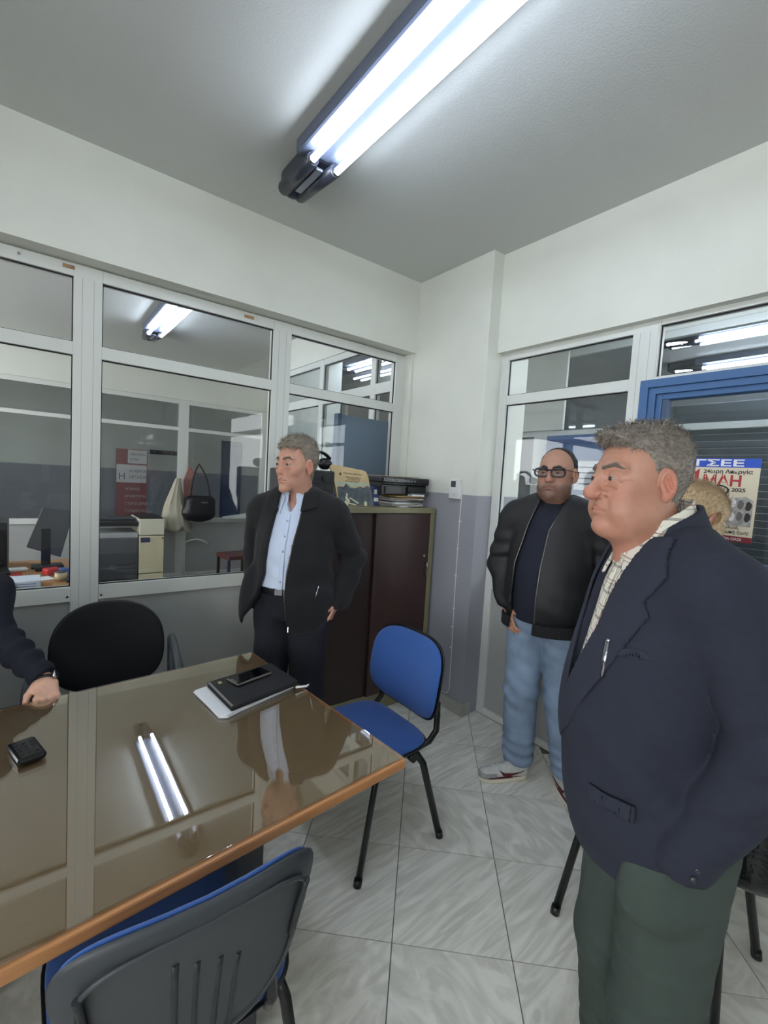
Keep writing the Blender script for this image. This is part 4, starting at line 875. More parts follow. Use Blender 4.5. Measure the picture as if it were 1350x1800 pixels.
# ---------------- people ----------------
def poly2(y, z, pts):
    d = np.full(len(y), 1e9, f4); ins = np.zeros(len(y), bool); n = len(pts)
    for i in range(n):
        a = pts[i]; b = pts[(i+1) % n]; ex, ey = b[0]-a[0], b[1]-a[1]; wx, wy = y-a[0], z-a[1]
        t = np.clip((wx*ex+wy*ey)/(ex*ex+ey*ey), 0, 1); d = np.minimum(d, (wx-ex*t)**2+(wy-ey*t)**2)
        c = ((a[1] <= z) & (b[1] > z)) | ((b[1] <= z) & (a[1] > z)); xi = a[0]+(z-a[1])*ex/(ey if abs(ey) > 1e-9 else 1e-9); ins ^= c & (y < xi)
    return np.where(ins, -1, 1)*np.sqrt(d)
def patch(name, base, pts, t, m, parent, lo, hi, h=.004, front=True, off=0.0, k=.003):
    def fn(P):
        d = np.abs(base(P)-off-t/2)-t/2 - .0; p = poly2(P[:, 1], P[:, 2], pts); d = smax(d, p, k)
        return np.maximum(d, (-P[:, 0]+.02) if front else (P[:, 0]-.02))
    return grow(name, fn, lo, hi, h, m, parent)
def hframe(x, z):
    x = np.array(x, float); x /= np.linalg.norm(x); z = np.array(z, float); z -= x*(x @ z); z /= np.linalg.norm(z); y = np.cross(z, x); return np.stack([x, y, z], 1).astype(f4)
def trunk(P, b, inf=0.0):
    S = P.copy(); S[:, 1] = np.abs(P[:, 1]-b.get('sway', 0)*(1.2-P[:, 2]))
    ch, be, hi = b['chest'], b['belly'], b['hip']; g = inf
    d = ell(S, (ch[0], 0, ch[3]), (ch[1]+g, ch[2]+g, .24+g)); d = smin(d, ell(S, (be[0], 0, be[3]), (be[1]+g, be[2]+g, .22)), .10)
    d = smin(d, ell(S, (hi[0], 0, hi[3]), (hi[1]+g, hi[2]+g, .17)), .10)
    sh = b['sh']; d = smin(d, cap_(S, (-.02, .0, sh[1]+.030), (-.03, sh[0]-.045, sh[1]-.038), .052+g, .060+g), .06); return d
def legs(P, J, rad, k=.03):
    d = None
    for j in J:
        e = cap_(P, j[0], j[1], rad[0], rad[1]); e = smin(e, cap_(P, j[1], j[2], rad[1], rad[2]), .03); d = e if d is None else smin(d, e, k)
    return d
def arms(P, A, rad, k=.02):
    d = None
    for a in A: e = arm_chain(P, a[0], a[1], a[2], *rad); d = e if d is None else np.minimum(d, e)
    return d
def inner(b, J, A, neck):
    def fn(P):
        d = smax(trunk(P, b, -.03), .90-P[:, 2], .02); d = smin(d, legs(P, J, (.055, .042, .034), .005), .02); d = smin(d, arms(P, A, (.036, .030, .024)), .04)
        return smin(d, cap_(P, (-.02, 0, b['sh'][1]), neck, .045, .045), .03)
    return fn
def hang(z, pts): return np.interp(z, [p[0] for p in pts], [p[1] for p in pts]).astype(f4)
def carve(P, d, lo, hi, k=.004):
    l = hang(P[:, 2], lo); h = hang(P[:, 2], hi); m = (l+h)/2; hw = (h-l)/2
    return smax(d, -np.maximum(np.abs(P[:, 1]-m)-hw, .01-P[:, 0]), k)
def plaid(name, base, l1, l2, sc):
    m = mat(name, base, .85, noise=.03, nscale=40, bump=.2, bscale=500, bdist=.001); nt = m.node_tree; b = nt.nodes['Principled BSDF']; N = nt.nodes; L = nt.links
    tc = N.new('ShaderNodeTexCoord'); mp = N.new('ShaderNodeMapping'); mp.inputs['Rotation'].default_value = (.12, 0, 0); L.new(tc.outputs['Object'], mp.inputs[0]); sx = N.new('ShaderNodeSeparateXYZ'); L.new(mp.outputs[0], sx.inputs[0])
    src = b.inputs['Base Color'].links[0].from_socket
    for ax in (1, 2):
        for s, off, wd, colr in ((sc, 0, .10, l1), (sc, .5, .045, l2), (sc, .62, .03, l1)):
            a = N.new('ShaderNodeMath'); a.operation = 'MULTIPLY_ADD'; a.inputs[1].default_value = s; a.inputs[2].default_value = off; L.new(sx.outputs[ax], a.inputs[0])
            f = N.new('ShaderNodeMath'); f.operation = 'FRACT'; L.new(a.outputs[0], f.inputs[0]); c = N.new('ShaderNodeMath'); c.operation = 'LESS_THAN'; c.inputs[1].default_value = wd; L.new(f.outputs[0], c.inputs[0])
            g = N.new('ShaderNodeMath'); g.operation = 'MULTIPLY'; g.inputs[1].default_value = .7; L.new(c.outputs[0], g.inputs[0])
            mx = N.new('ShaderNodeMix'); mx.data_type = 'RGBA'; mx.inputs[7].default_value = srgb(*colr); L.new(g.outputs[0], mx.inputs[0]); L.new(src, mx.inputs[6]); src = mx.outputs[2]
    L.new(src, b.inputs['Base Color']); return m
def collar(name, root, m, ctr, r, z0, z1, slant, gap, t=.004, yaw=0, flare=.0, res=.0035, tilt=.0, wid=1.0):
    """band standing round the neck: slant raises the back, gap opens the front"""
    def fn(P):
        X = (P-V3(*ctr)) @ rotz(yaw); rr = np.hypot(X[:, 0], X[:, 1]/wid); zz = X[:, 2]+slant*X[:, 0]; R_ = r + flare*(zz-z0) - tilt*X[:, 0]
        d = np.maximum(np.abs(rr-R_)-t/2, np.maximum(z0-zz, zz-z1)); a = np.abs(np.arctan2(X[:, 1], X[:, 0])); g = (gap-a)*rr
        return smax(d, g, .004)
    c = np.array(ctr); return grow(name, fn, c-V3(r*1.5, r*1.6, .10), c+V3(r*1.5, r*1.6, .12), res, m, root)

# ======== the man in the navy blazer (nearest) ========
NAVY = cloth('navy_wool', (36, 40, 54), bump=.35, bscale=700, noise=.08, nscale=60); NAVYD = cloth('navy_wool_lapel', (39, 43, 57), bump=.35, bscale=700, noise=.08, nscale=60)
GREEN = cloth('grey_green_twill', (62, 73, 67), bump=.4, bscale=600)
PLAID = plaid('plaid_shirt', (224, 220, 206), (118, 116, 112), (150, 90, 84), 17.0)
rR = empty('person', (1.085, .395, 0), math.radians(135), 'person in a navy blazer, plaid shirt and green trousers, nearest, hand in pocket', 'person')
hR = dict(skin=(182, 134, 112), red=(196, 104, 88), hand=(200, 146, 124), brow=(98, 88, 80), lip=(164, 92, 82), wide=1.04, jowl=.5, nose=1.45, open=.0036, mouth=.0004, deep=.90, long=1.03, neck=.062, neckb=(-.040, 0, -.20), gaze=0)
frR = frame((.064, -.004, 1.612), .22, -.02, 0); sR = .975
bR = dict(chest=(.005, .118, .160, 1.27), belly=(.020, .138, .158, 1.06), hip=(-.030, .128, .152, .90), sh=(.200, 1.452))
AR = [((-.035, .172, 1.395), (-.100, .222, 1.15), (-.005, .180, .915)), ((-.03, -.180, 1.395), (-.085, -.225, 1.15), (.03, -.200, .93))]
JR = [((-.045, .075, .88), (-.040, .072, .48), (-.07, .08, .10)), ((-.03, -.08, .88), (-.015, -.092, .48), (-.05, -.105, .10))]
def tr_R(P):
    d = legs(P, JR, (.104, .086, .074), .015); d = smin(d, ell(P, (-.03, 0, .93), (.130, .160, .13)), .05)
    d = smin(d, ell(P, (.014, .140, .818), (.076, .052, .090)), .04)
    d = d + fold(P, (.08, .09, .78), .16, (.3, .5, 1), 70, .004, 1) + fold(P, (.05, .09, .47), .14, (.2, .3, 1), 80, .005, 2) + .004*wav(P, 13, 3, (1, 1, .35)) + fold(P, (0, 0, .18), .16, (.1, .2, 1), 95, .005, 4)
    return np.maximum(d, .055-P[:, 2])
grow('trousers', tr_R, (-.3, -.35, 0), (.35, .35, 1.05), .008, GREEN, rR)
def shirt_R(P): return trunk(P, bR, -.004) + .002*wav(P, 24, 8)
grow('shirt', lambda P: smax(smax(shirt_R(P), .95-P[:, 2]), -cap_(P, (-.02, 0, 1.45), (.03, 0, 1.60), .060, .070), .01), (-.3, -.35, .9), (.35, .35, 1.6), .007, PLAID, rR)
def jbase_R(P):
    d = trunk(P, bR, .016)
    S = P.copy(); fl = sstep(1.1-P[:, 2], 0, .3); d = smin(d, ell(P, (-.01, 0, .90), (.150, .172, .22)), .06)
    return d
def jak_R(P):
    d = jbase_R(P) + .004*wav(P, 11, 5, (1, 1, .5)) + .0025*wav(P, 30, 12, (1, 1, .3)) + fold(P, (.0, .15, 1.22), .10, (.5, .3, 1), 50, .004, 8) + fold(P, (.08, .16, 1.04), .16, (.8, .2, -1), 42, .006, 3)
    d = smax(d, .80 - .25*np.clip(P[:, 0]-.02, -.05, .2) - P[:, 2], .008)
    d = carve(P, d, [(.84, -.05), (1.10, -.028), (1.30, -.052), (1.47, -.075), (1.6, -.09)], [(.84, -.02), (1.02, -.022), (1.12, -.01), (1.30, .052), (1.47, .078), (1.6, .09)])
    d = smax(d, -cap_(P, (-.012, 0, 1.44), (-.0, 0, 1.60), .068, .086), .01)
    a = arms(P, AR, (.072, .062, .050)); w_ = V3(*AR[0][2])
    a = a + fold(P, AR[0][1], .12, (.7, .1, 1), 75, .006, 6) + .003*wav(P, 20, 9) + fold(P, (-.03, .24, 1.0), .12, (.4, .2, 1), 60, .003, 7)
    a = np.maximum(a, .890-P[:, 2])
    d = smin(d, a, .007+.03*sstep(P[:, 2], 1.22, 1.36))
    # deep fold where arm meets side
    return d
grow('blazer', jak_R, (-.35, -.40, .74), (.35, .40, 1.60), .0058, NAVY, rR)
lo_, hi_ = (-.05, -.25, .80), (.34, .30, 1.62)
lapL = [(.078, 1.50), (.110, 1.505), (.150, 1.43), (.128, 1.375), (.142, 1.350), (.098, 1.20), (.040, 1.07), (-.020, 1.015), (-.012, 1.11), (.050, 1.30)]
patch('lapel', jbase_R, lapL, .007, NAVYD, rR, lo_, hi_, .0042, off=.0005)
patch('lapel', jbase_R, [(-y-.03 if z < 1.1 else -y, z) for y, z in lapL], .007, NAVYD, rR, lo_, hi_, .0042, off=.0005)
collar('blazer_collar', rR, NAVYD, (.006, 0, 1.515), .084, -.045, .018, .55, .85, .010, flare=-.35, res=.0042)
collar('shirt_collar', rR, PLAID, (.020, 0, 1.512), .078, -.040, .030, .62, .16, .005, flare=-.25, res=.0035, tilt=.0, wid=.96)
for s in (1, -1):
    patch('collar_point', lambda P: trunk(P, bR, .002), [(s*.012, 1.478), (s*.075, 1.50), (s*.085, 1.455), (s*.052, 1.395)], .007, PLAID, rR, (.0, -.13, 1.36), (.2, .13, 1.54), .0035)
patch('placket', shirt_R, [(-.016, 1.46), (.014, 1.46), (.014, 1.0), (-.016, 1.0)], .005, PLAID, rR, lo_, hi_, .0045)
patch('breast_pocket', jbase_R, [(.085, 1.275), (.165, 1.292), (.163, 1.270), (.086, 1.253)], .0045, NAVYD, rR, lo_, hi_, .004, off=.001)
patch('side_pocket_flap', jbase_R, [(.10, .985), (.17, .99), (.17, .955), (.10, .95)], .005, NAVYD, rR, lo_, hi_, .004, off=.0015)
for k in range(4):
    p = (.005-.006*k, .2315-.001*k, .915+.018*k); MB().sph(p, (.006, .004, .006), 10).build('cuff_button', mat('dark_button', (64, 62, 66), .25), rR)
handR = ((-.004, .178, .922), hframe((.10, -.32, -1), (-.2, 1, -.2)), -1, .3, 0)
person_body(rR, hR, frR, sR, inner(bR, JR, AR, (.0, 0, 1.50)), [handR, ((.02, -.17, .93), hframe((.2, .35, -1), (-.2, -1, -.2)), 1, .3, 0)], .0019)
HAIRR = mat('grey_hair', (126, 118, 108), .55, noise=.35, nscale=160, stretch=(.6, 1.6, 1), bump=.5, bscale=260, bdist=.003)
tabR = [(-.14, -.050), (-.06, -.055), (-.035, -.040), (-.022, .0), (-.012, .004), (.010, .006), (.018, .022), (.030, .052), (.048, .060), (.060, .072), (.085, .080), (.12, .080)]
def thR(P): return .0032 + .011*sstep(P[:, 2], .045, .105) + .006*sstep(P[:, 0], .02, .08)*sstep(P[:, 2], .06, .09)
def exR(P, d):
    q = ell(P, (.066, .0, .092), (.030, .050, .015), roty(-.15)); return smin(d, q + .003*wav(P, 120, 7, (.4, 2, 1)), .016)
make_hair(rR, hR, frR, sR, HAIRR, tabR, thR, exR, .0021, strands=5600, sl=.019, lift=.42, seed=3, fwd=.35)
for s in (1, -1): shoe('shoe', BLACKPL, rR, (.0, s*.095, 0), s*.12, .30)
pen_ = MB().cyl((0, 0, -.052), (0, 0, .018), .0042, seg=10).cyl((0, 0, .018), (0, 0, .026), .0046, seg=10).box((.004, -.0015, -.02), (.0065, .0015, .022)).build('pen', CHROME, None)
# clipped to the breast pocket: placed on the jacket surface
def on_surface(base, y, z, off):
    x = np.linspace(.30, 0, 600).astype(f4); P = np.stack([x, np.full(600, y, f4), np.full(600, z, f4)], 1); d = base(P); i = np.argmax(d < off); return (float(x[i]), y, z)
Mr = Matrix.Translation((1.085, .395, 0)) @ rz_(math.radians(135))
p = on_surface(jbase_R, .098, 1.262, .008); pen_.matrix_world = Mr @ Matrix.Translation(p) @ Matrix.Rotation(.10, 4, 'X') @ Matrix.Rotation(-.12, 4, 'Y'); tag(pen_, 'slim silver pen clipped in the breast pocket of the navy blazer', 'pen')

# ======== the man in the black jacket and light blue shirt (left) ========
BLACKW = cloth('black_wool', (17, 17, 20), bump=.4, bscale=600, sheen=.08); DKTR = cloth('midnight_trousers', (22, 24, 34)); SHB = cloth('light_blue_shirt', (204, 217, 238), noise=.02, bump=.15)
rL = empty('person', (1.05, 2.06, 0), math.radians(225), 'person in an open black jacket and light blue shirt in front of the brown cabinet', 'person')
hL = dict(skin=(194, 146, 124), red=(198, 120, 104), hand=(205, 152, 130), brow=(98, 88, 78), lip=(172, 108, 98), wide=.90, jowl=.0, long=1.04, nose=1.05, open=.0038, mouth=.0004, neck=.054, neckb=(-.05, 0, -.20))
frL = frame((.035, .0, 1.632), -.42, .02, 0); sL = 1.10
bL = dict(chest=(.0, .118, .172, 1.26), belly=(.020, .122, .155, 1.08), hip=(.0, .122, .160, .94), sh=(.215, 1.440))
AL = [((-.03, .20, 1.375), (-.10, .285, 1.17), (-.02, .235, .945)), ((-.03, -.195, 1.375), (-.06, -.225, 1.16), (.03, -.175, .95))]
JL = [((0, .085, .90), (.02, .10, .50), (-.02, .12, .09)), ((0, -.085, .90), (.02, -.10, .50), (-.01, -.11, .09))]
def tr_L(P):
    d = legs(P, JL, (.100, .086, .076), .012); d = smin(d, smax(trunk(P, bL, -.008), .86-P[:, 2], .03), .03); d = smin(d, ell(P, (.015, .165, .87), (.06, .045, .085)), .03); d = smin(d, ell(P, (.03, -.14, .87), (.06, .045, .085)), .03)
    d = d + .003*wav(P, 13, 3, (1, 1, .35)) + fold(P, (.05, 0, .8), .16, (0, .6, 1), 60, .003, 2); d = smax(d, P[:, 2]-1.045, .005); return np.maximum(d, .05-P[:, 2])
grow('trousers', tr_L, (-.3, -.35, 0), (.3, .35, 1.1), .009, DKTR, rL)
def sh_L(P): return trunk(P, bL, .0) + .003*wav(P, 22, 8) + fold(P, (.1, 0, 1.1), .12, (.2, .5, 1), 55, .003, 5)
grow('shirt', lambda P: carve(P, smax(smax(sh_L(P), 1.02-P[:, 2], .01), -cap_(P, (-.02, 0, 1.45), (.035, 0, 1.60), .052, .062), .01), [(1.0, .01), (1.395, .005), (1.40, -.004), (1.48, -.040), (1.6, -.06)], [(1.0, -.03), (1.395, -.005), (1.40, .002), (1.48, .038), (1.6, .06)]), (-.3, -.35, .95), (.35, .35, 1.6), .007, SHB, rL)
grow('belt', lambda P: np.maximum(np.abs(tr_L(np.concatenate([P[:, :2], np.full((len(P), 1), 1.0, f4)], 1))-.004)-.004, np.abs(P[:, 2]-1.018)-.017), (-.25, -.25, .98), (.25, .25, 1.06), .005, BLACKPL, rL)
def jb_L(P): d = trunk(P, bL, .022); return smin(d, ell(P, (.0, 0, .96), (.165, .215, .22)), .06)
oL = ([(.7, -.24), (.86, -.22), (1.0, -.130), (1.1, -.098), (1.25, -.088), (1.44, -.062), (1.6, -.07)], [(.7, .07), (.86, .035), (1.0, .016), (1.1, .016), (1.25, .034), (1.44, .066), (1.6, .075)])
def jak_L(P):
    d = jb_L(P) + .005*wav(P, 12, 5, (1, 1, .4)) + .003*wav(P, 30, 12, (1, 1, .3)) + fold(P, (.05, .1, 1.05), .18, (.6, .6, -1), 40, .006, 3)
    fl = ell(P, (.09, -.200, .97), (.035, .040, .15), rotx(-.10)); d = smin(d, fl, .04)
    d = smax(d, .80 + .18*np.clip(P[:, 1]-.02, 0, .3) + .3*np.clip(-P[:, 1]-.17, 0, .2) - P[:, 2], .006); d = carve(P, d, *oL)
    d = smax(d, -cap_(P, (-.012, 0, 1.43), (-.0, 0, 1.60), .060, .078), .01)
    a = arms(P, AL, (.074, .066, .056)) + fold(P, AL[0][1], .14, (.5, .2, 1), 62, .008, 6) + .003*wav(P, 20, 9)
    a = np.maximum(a, .925-P[:, 2]); return smin(d, a, .008+.03*sstep(P[:, 2], 1.22, 1.36))
grow('jacket', jak_L, (-.35, -.42, .72), (.35, .42, 1.62), .007, BLACKW, rL)
collar('jacket_collar', rL, BLACKW, (-.008, 0, 1.505), .086, -.065, .040, .50, .75, .012, flare=-.45, res=.005)
for s, q in ((1, 0), (-1, 0)): patch('collar_flap', jb_L, [(s*.060, 1.50), (s*.11, 1.52), (s*.135, 1.43), (s*.055, 1.405)], .010, BLACKW, rL, (-.02, -.2, 1.36), (.25, .2, 1.56), .005, off=.002)
collar('shirt_collar', rL, SHB, (.010, 0, 1.520), .066, -.045, .026, .55, .30, .006, flare=-.2, res=.004)
for s in (1, -1): patch('collar_point', lambda P: trunk(P, bL, .004), [(s*.034, 1.470), (s*.078, 1.52), (s*.074, 1.440), (s*.050, 1.385)], .008, SHB, rL, (.0, -.13, 1.36), (.2, .13, 1.56), .004)
patch('placket', lambda P: trunk(P, bL, .0015), [(-.010, 1.395), (.008, 1.395), (.0, 1.03), (-.026, 1.03)], .006, SHB, rL, (0, -.1, 1.0), (.25, .1, 1.5), .005)
for k in range(5):
    p = on_surface(sh_L, -.004-.002*k, 1.36-.072*k, .0075); MB().sph(p, (.003, .005, .005), 8).build('shirt_button', mat('pearl_button', (150, 164, 196), .3), rL)
def zipline(root, base, pts, off, m, r=.0026, nm='zip'):
    MB().tube([on_surface(base, y, z, off) for z, y in pts], r, seg=6).build(nm, m, root)
zipline(rL, jb_L, [(1.40, .062), (1.25, .040), (1.1, .022), (1.0, .020), (.90, .030), (.86, .034)], .003, mat('dark_zip', (92, 88, 84), .35, metal=.7))
zp = on_surface(jb_L, .036, .85, .004); MB().box((zp[0]-.003, zp[1]-.004, zp[2]-.018), (zp[0]+.003, zp[1]+.004, zp[2]+.012), .002).build('zip_pull', CHROME, rL)
zipline(rL, jb_L, [(1.06, .165), (1.03, .160), (1.00, .155)], .004, CHROME, .003, 'pocket_zip')
bk = on_surface(lambda P: tr_L(P*V3(1, 1, 0)+V3(0, 0, 1.0)), -.02, 1.018, .010); MB().box((bk[0]-.004, bk[1]-.022, 1.003), (bk[0]+.004, bk[1]+.022, 1.033), .004).build('belt_buckle', mat('dull_metal', (96, 96, 98), .4, metal=.6), rL)
person_body(rL, hL, frL, sL, inner(bL, JL, AL, (.0, 0, 1.50)), [((-.010, .228, .950), hframe((.30, -.40, -1), (0, 1, -.1)), -1, .3, 0), ((.005, -.135, .945), hframe((.05, .4, -1), (-.2, -1, -.2)), 1, .3, 0)], .0023)
HAIRL = mat('ash_hair', (148, 138, 124), .6, noise=.3, nscale=150, stretch=(.6, 1.6, 1), bump=.5, bscale=240, bdist=.003)
tabL = [(-.14, -.075), (-.06, -.070), (-.035, -.045), (-.022, -.004), (-.008, -.012), (.008, -.008), (.016, .02), (.026, .052), (.040, .072), (.062, .070), (.085, .080), (.12, .084)]
make_hair(rL, hL, frL, sL, HAIRL, tabL, lambda P: .006+.011*sstep(P[:, 2], .04, .10), None, .0026, strands=6000, sl=.026, lift=.20, seed=6, fwd=.5, smn=.45)
for s in (1, -1): shoe('shoe', BLACKPL, rL, (.05, s*.115, 0), s*.15, .30)

# ======== the man with glasses, bomber jacket and jeans (middle) ========
BOMB = cloth('black_nylon', (30, 30, 32), rough=.6, bump=.25, bscale=300); RIB = cloth('black_rib', (24, 24, 26), bump=.7, bscale=260, stretch=(2, 2, .1)); TEE = cloth('navy_tee', (28, 32, 46), bump=.12)
JEAN = cloth('washed_denim', (128, 147, 170), noise=.20, nscale=9, bump=.35, bscale=600)
rM = empty('person', (2.15, 1.315, 0), math.radians(203), 'person with black glasses, black bomber jacket and blue jeans by the right glazing', 'person')
hM = dict(skin=(180, 136, 114), red=(184, 118, 98), hand=(188, 138, 114), brow=(42, 36, 34), lip=(160, 104, 96), wide=1.02, jowl=.45, nose=1.15, open=.0048, mouth=.0022, neck=.060, neckb=(-.05, 0, -.20), stubble=.66, stubcol=(84, 68, 60))
frM = frame((.030, .0, 1.668), -.16, .0, 0); sM = 1.10
bM = dict(chest=(.0, .128, .180, 1.29), belly=(.045, .150, .172, 1.10), hip=(.01, .135, .170, .94), sh=(.225, 1.480))
AM = [((-.03, .205, 1.415), (-.06, .275, 1.19), (.060, .205, .965)), ((-.03, -.205, 1.415), (-.04, -.262, 1.17), (.065, -.185, .955))]
JM = [((.0, .095, .90), (.02, .115, .50), (-.03, .175, .10)), ((.0, -.085, .90), (.03, -.085, .50), (-.01, -.080, .10))]
def tr_M(P):
    d = legs(P, [((.005, .090, .88), (.02, .115, .50), (-.03, .170, .12)), ((.005, -.085, .88), (.03, -.090, .50), (-.01, -.085, .12))], (.108, .088, .080), .012); d = smin(d, ell(P, (.01, 0, .93), (.148, .178, .13)), .04); d = smin(d, ell(P, (.07, .13, .89), (.06, .05, .07)), .03)
    d = d + fold(P, (.1, 0, .80), .18, (.1, .25, 1), 85, .0035, 1) + fold(P, (.06, -.09, .50), .13, (.1, .4, 1), 70, .006, 2) + fold(P, (.0, -.085, .16), .12, (.1, .1, 1), 100, .008, 4) + fold(P, (.0, .17, .16), .12, (.1, .1, 1), 100, .008, 6) + .004*wav(P, 14, 3, (1, 1, .5))
    return np.maximum(smax(d, P[:, 2]-1.0), .075-P[:, 2])
grow('jeans', tr_M, (-.3, -.40, 0), (.35, .42, 1.05), .0065, JEAN, rM)
def tee_M(P): return trunk(P, bM, .002) + .002*wav(P, 20, 8)
grow('t_shirt', lambda P: smax(smax(tee_M(P), .90-P[:, 2]), -cap_(P, (-.01, 0, 1.53), (.015, 0, 1.66), .064, .072), .008), (-.3, -.35, .85), (.35, .35, 1.66), .007, TEE, rM)
collar('t_shirt_neck', rM, TEE, (-.002, 0, 1.545), .077, -.035, .004, .30, -1, .008, flare=-.5, res=.004)
def jb_M(P): d = trunk(P, bM, .022); return smin(d, ell(P, (.03, 0, 1.02), (.185, .205, .17)), .05)
oM = ([(.7, -.155), (.95, -.150), (1.2, -.145), (1.40, -.10), (1.52, -.06), (1.7, -.06)], [(.7, -.03), (.95, -.026), (1.2, -.018), (1.38, -.002), (1.46, .03), (1.54, .06), (1.7, .06)])
def jak_M(P):
    d = jb_M(P) + .005*wav(P, 13, 5, (1, 1, .4)) + .003*wav(P, 32, 12, (1, 1, .25)) + fold(P, (.1, .1, 1.0), .16, (.3, .6, 1), 50, .005, 3)
    d = smax(d, .895 - P[:, 2], .015); d = carve(P, d, *oM); d = smax(d, -cap_(P, (-.01, 0, 1.49), (.0, 0, 1.66), .072, .084), .01)
    a = arms(P, AM, (.084, .076, .060)) + fold(P, AM[1][1], .16, (.5, -.2, 1), 72, .008, 6) + fold(P, AM[0][1], .16, (.5, .2, 1), 72, .008, 5) + fold(P, AM[1][2], .10, (.3, .2, 1), 90, .006, 7)
    a = np.maximum(a, .950-P[:, 2]); return smin(d, a, .022)
grow('bomber_jacket', jak_M, (-.35, -.42, .82), (.35, .42, 1.66), .0068, BOMB, rM)
def hem_M(P):
    q = np.concatenate([P[:, :2], np.full((len(P), 1), .985, f4)], 1); d = np.maximum(np.abs(jb_M(q)+.006)-.010, np.abs(P[:, 2]-.892)-.028) + .0012*np.sin(np.arctan2(P[:, 1], P[:, 0])*190); return carve(P, d, *oM)
grow('ribbed_hem', hem_M, (-.3, -.3, .85), (.35, .3, .94), .005, RIB, rM)
collar('ribbed_collar', rM, RIB, (-.006, 0, 1.550), .090, -.050, .010, .35, .55, .012, flare=-.4, res=.0045)
zipline(rM, jb_M, [(1.46, .038), (1.38, .004), (1.2, -.012), (1.05, -.018), (.95, -.020), (.90, -.02)], .003, mat('steel_zip', (150, 148, 144), .3, metal=.8), .0022)
zipline(rM, jb_M, [(1.50, -.075), (1.40, -.104), (1.2, -.149), (1.0, -.154)], .003, mat('steel_zip', (150, 148, 144), .3, metal=.8), .0018)
zp = on_surface(jb_M, -.018, .90, .006); MB().box((zp[0]-.004, zp[1]-.005, .862), (zp[0]+.002, zp[1]+.005, .905), .002).build('zip_pull', BLACKPL, rM)
person_body(rM, hM, frM, sM, inner(bM, JM, AM, (.0, 0, 1.54)), [((.070, .200, .962), hframe((.55, -.75, -.55), (.5, .4, .6)), -1, .45, 0), ((.075, -.182, .955), hframe((.35, .30, -1), (.6, -.8, .2)), 1, .5, 0)], .0023)
HAIRM = mat('black_stubble_hair', (48, 42, 40), .75, noise=.2, nscale=220, bump=.3, bscale=400, bdist=.001)
tabM = [(-.14, -.075), (-.06, -.070), (-.035, -.045), (-.022, -.004), (-.006, -.010), (.006, .0), (.010, .05), (.006, .085), (-.006, .102), (-.02, .108), (-.03, .112), (-.05, .06), (-.14, .0)]
tabM = [(-.14, -.075), (-.06, -.070), (-.035, -.045), (-.022, -.004), (-.006, -.010), (.004, .004), (.010, .045), (.018, .080), (.024, .104), (.034, .14), (.12, .2)]
make_hair(rM, hM, frM, sM, HAIRM, tabM, lambda P: .0022+.002*sstep(-P[:, 0], -.02, .03), None, .0024)
# spectacles
gl = empty('spectacles', (0, 0, 0), 0, 'black thick-rimmed glasses worn by the person in the bomber jacket', 'glasses'); 
M4 = Matrix(((*frM[1][0], 0), (*frM[1][1], 0), (*frM[1][2], 0), (0, 0, 0, 1))); M4 = M4.to_3x3().to_4x4()
gl.matrix_world = Matrix.Translation((2.15, 1.315, 0)) @ rz_(math.radians(203)) @ Matrix.Translation(tuple(float(c) for c in frM[0])) @ M4 @ Matrix.Scale(sM, 4)
FR = mat('spectacle_black', (14, 14, 16), .15)
for s in (1, -1):
    pts = [(.1025-.010*abs(math.cos(a)*.029*s+s*.0365)/.06, s*.0365+.029*math.copysign(abs(math.cos(a))**.7, math.cos(a)), -.002+.0185*math.copysign(abs(math.sin(a))**.75, math.sin(a))+.001) for a in [2*PI*i/28 for i in range(29)]]
    MB().tube(pts, .0042, seg=8).build('rim', FR, gl); MB().tube([(.1, s*.012, .012), (.096, s*.064, .014)], .0042, seg=8).build('brow_bar', FR, gl)
    MB().tube([(.094, s*.066, .012), (.085, s*.084, .010), (.02, s*.094, .006), (-.01, s*.094, .008), (-.03, s*.090, -.012)], .0026, seg=8, flat=.6).build('temple', FR, gl)
    lens = [(s*.0365+.028*math.copysign(abs(math.cos(a))**.7, math.cos(a)), -.002+.0178*math.copysign(abs(math.sin(a))**.75, math.sin(a))) for a in [2*PI*i/24 for i in range(24)]]
    MB().prism(lens, .0965, .0975, 'x').build('lens', MATS.get('lens_glass') or glassmat('lens_glass', (.97, .97, .98, 1), 1.0), gl)
MB().tube([(.105, -.010, .008), (.108, 0, .011), (.105, .010, .008)], .0036, seg=8).build('bridge', FR, gl)
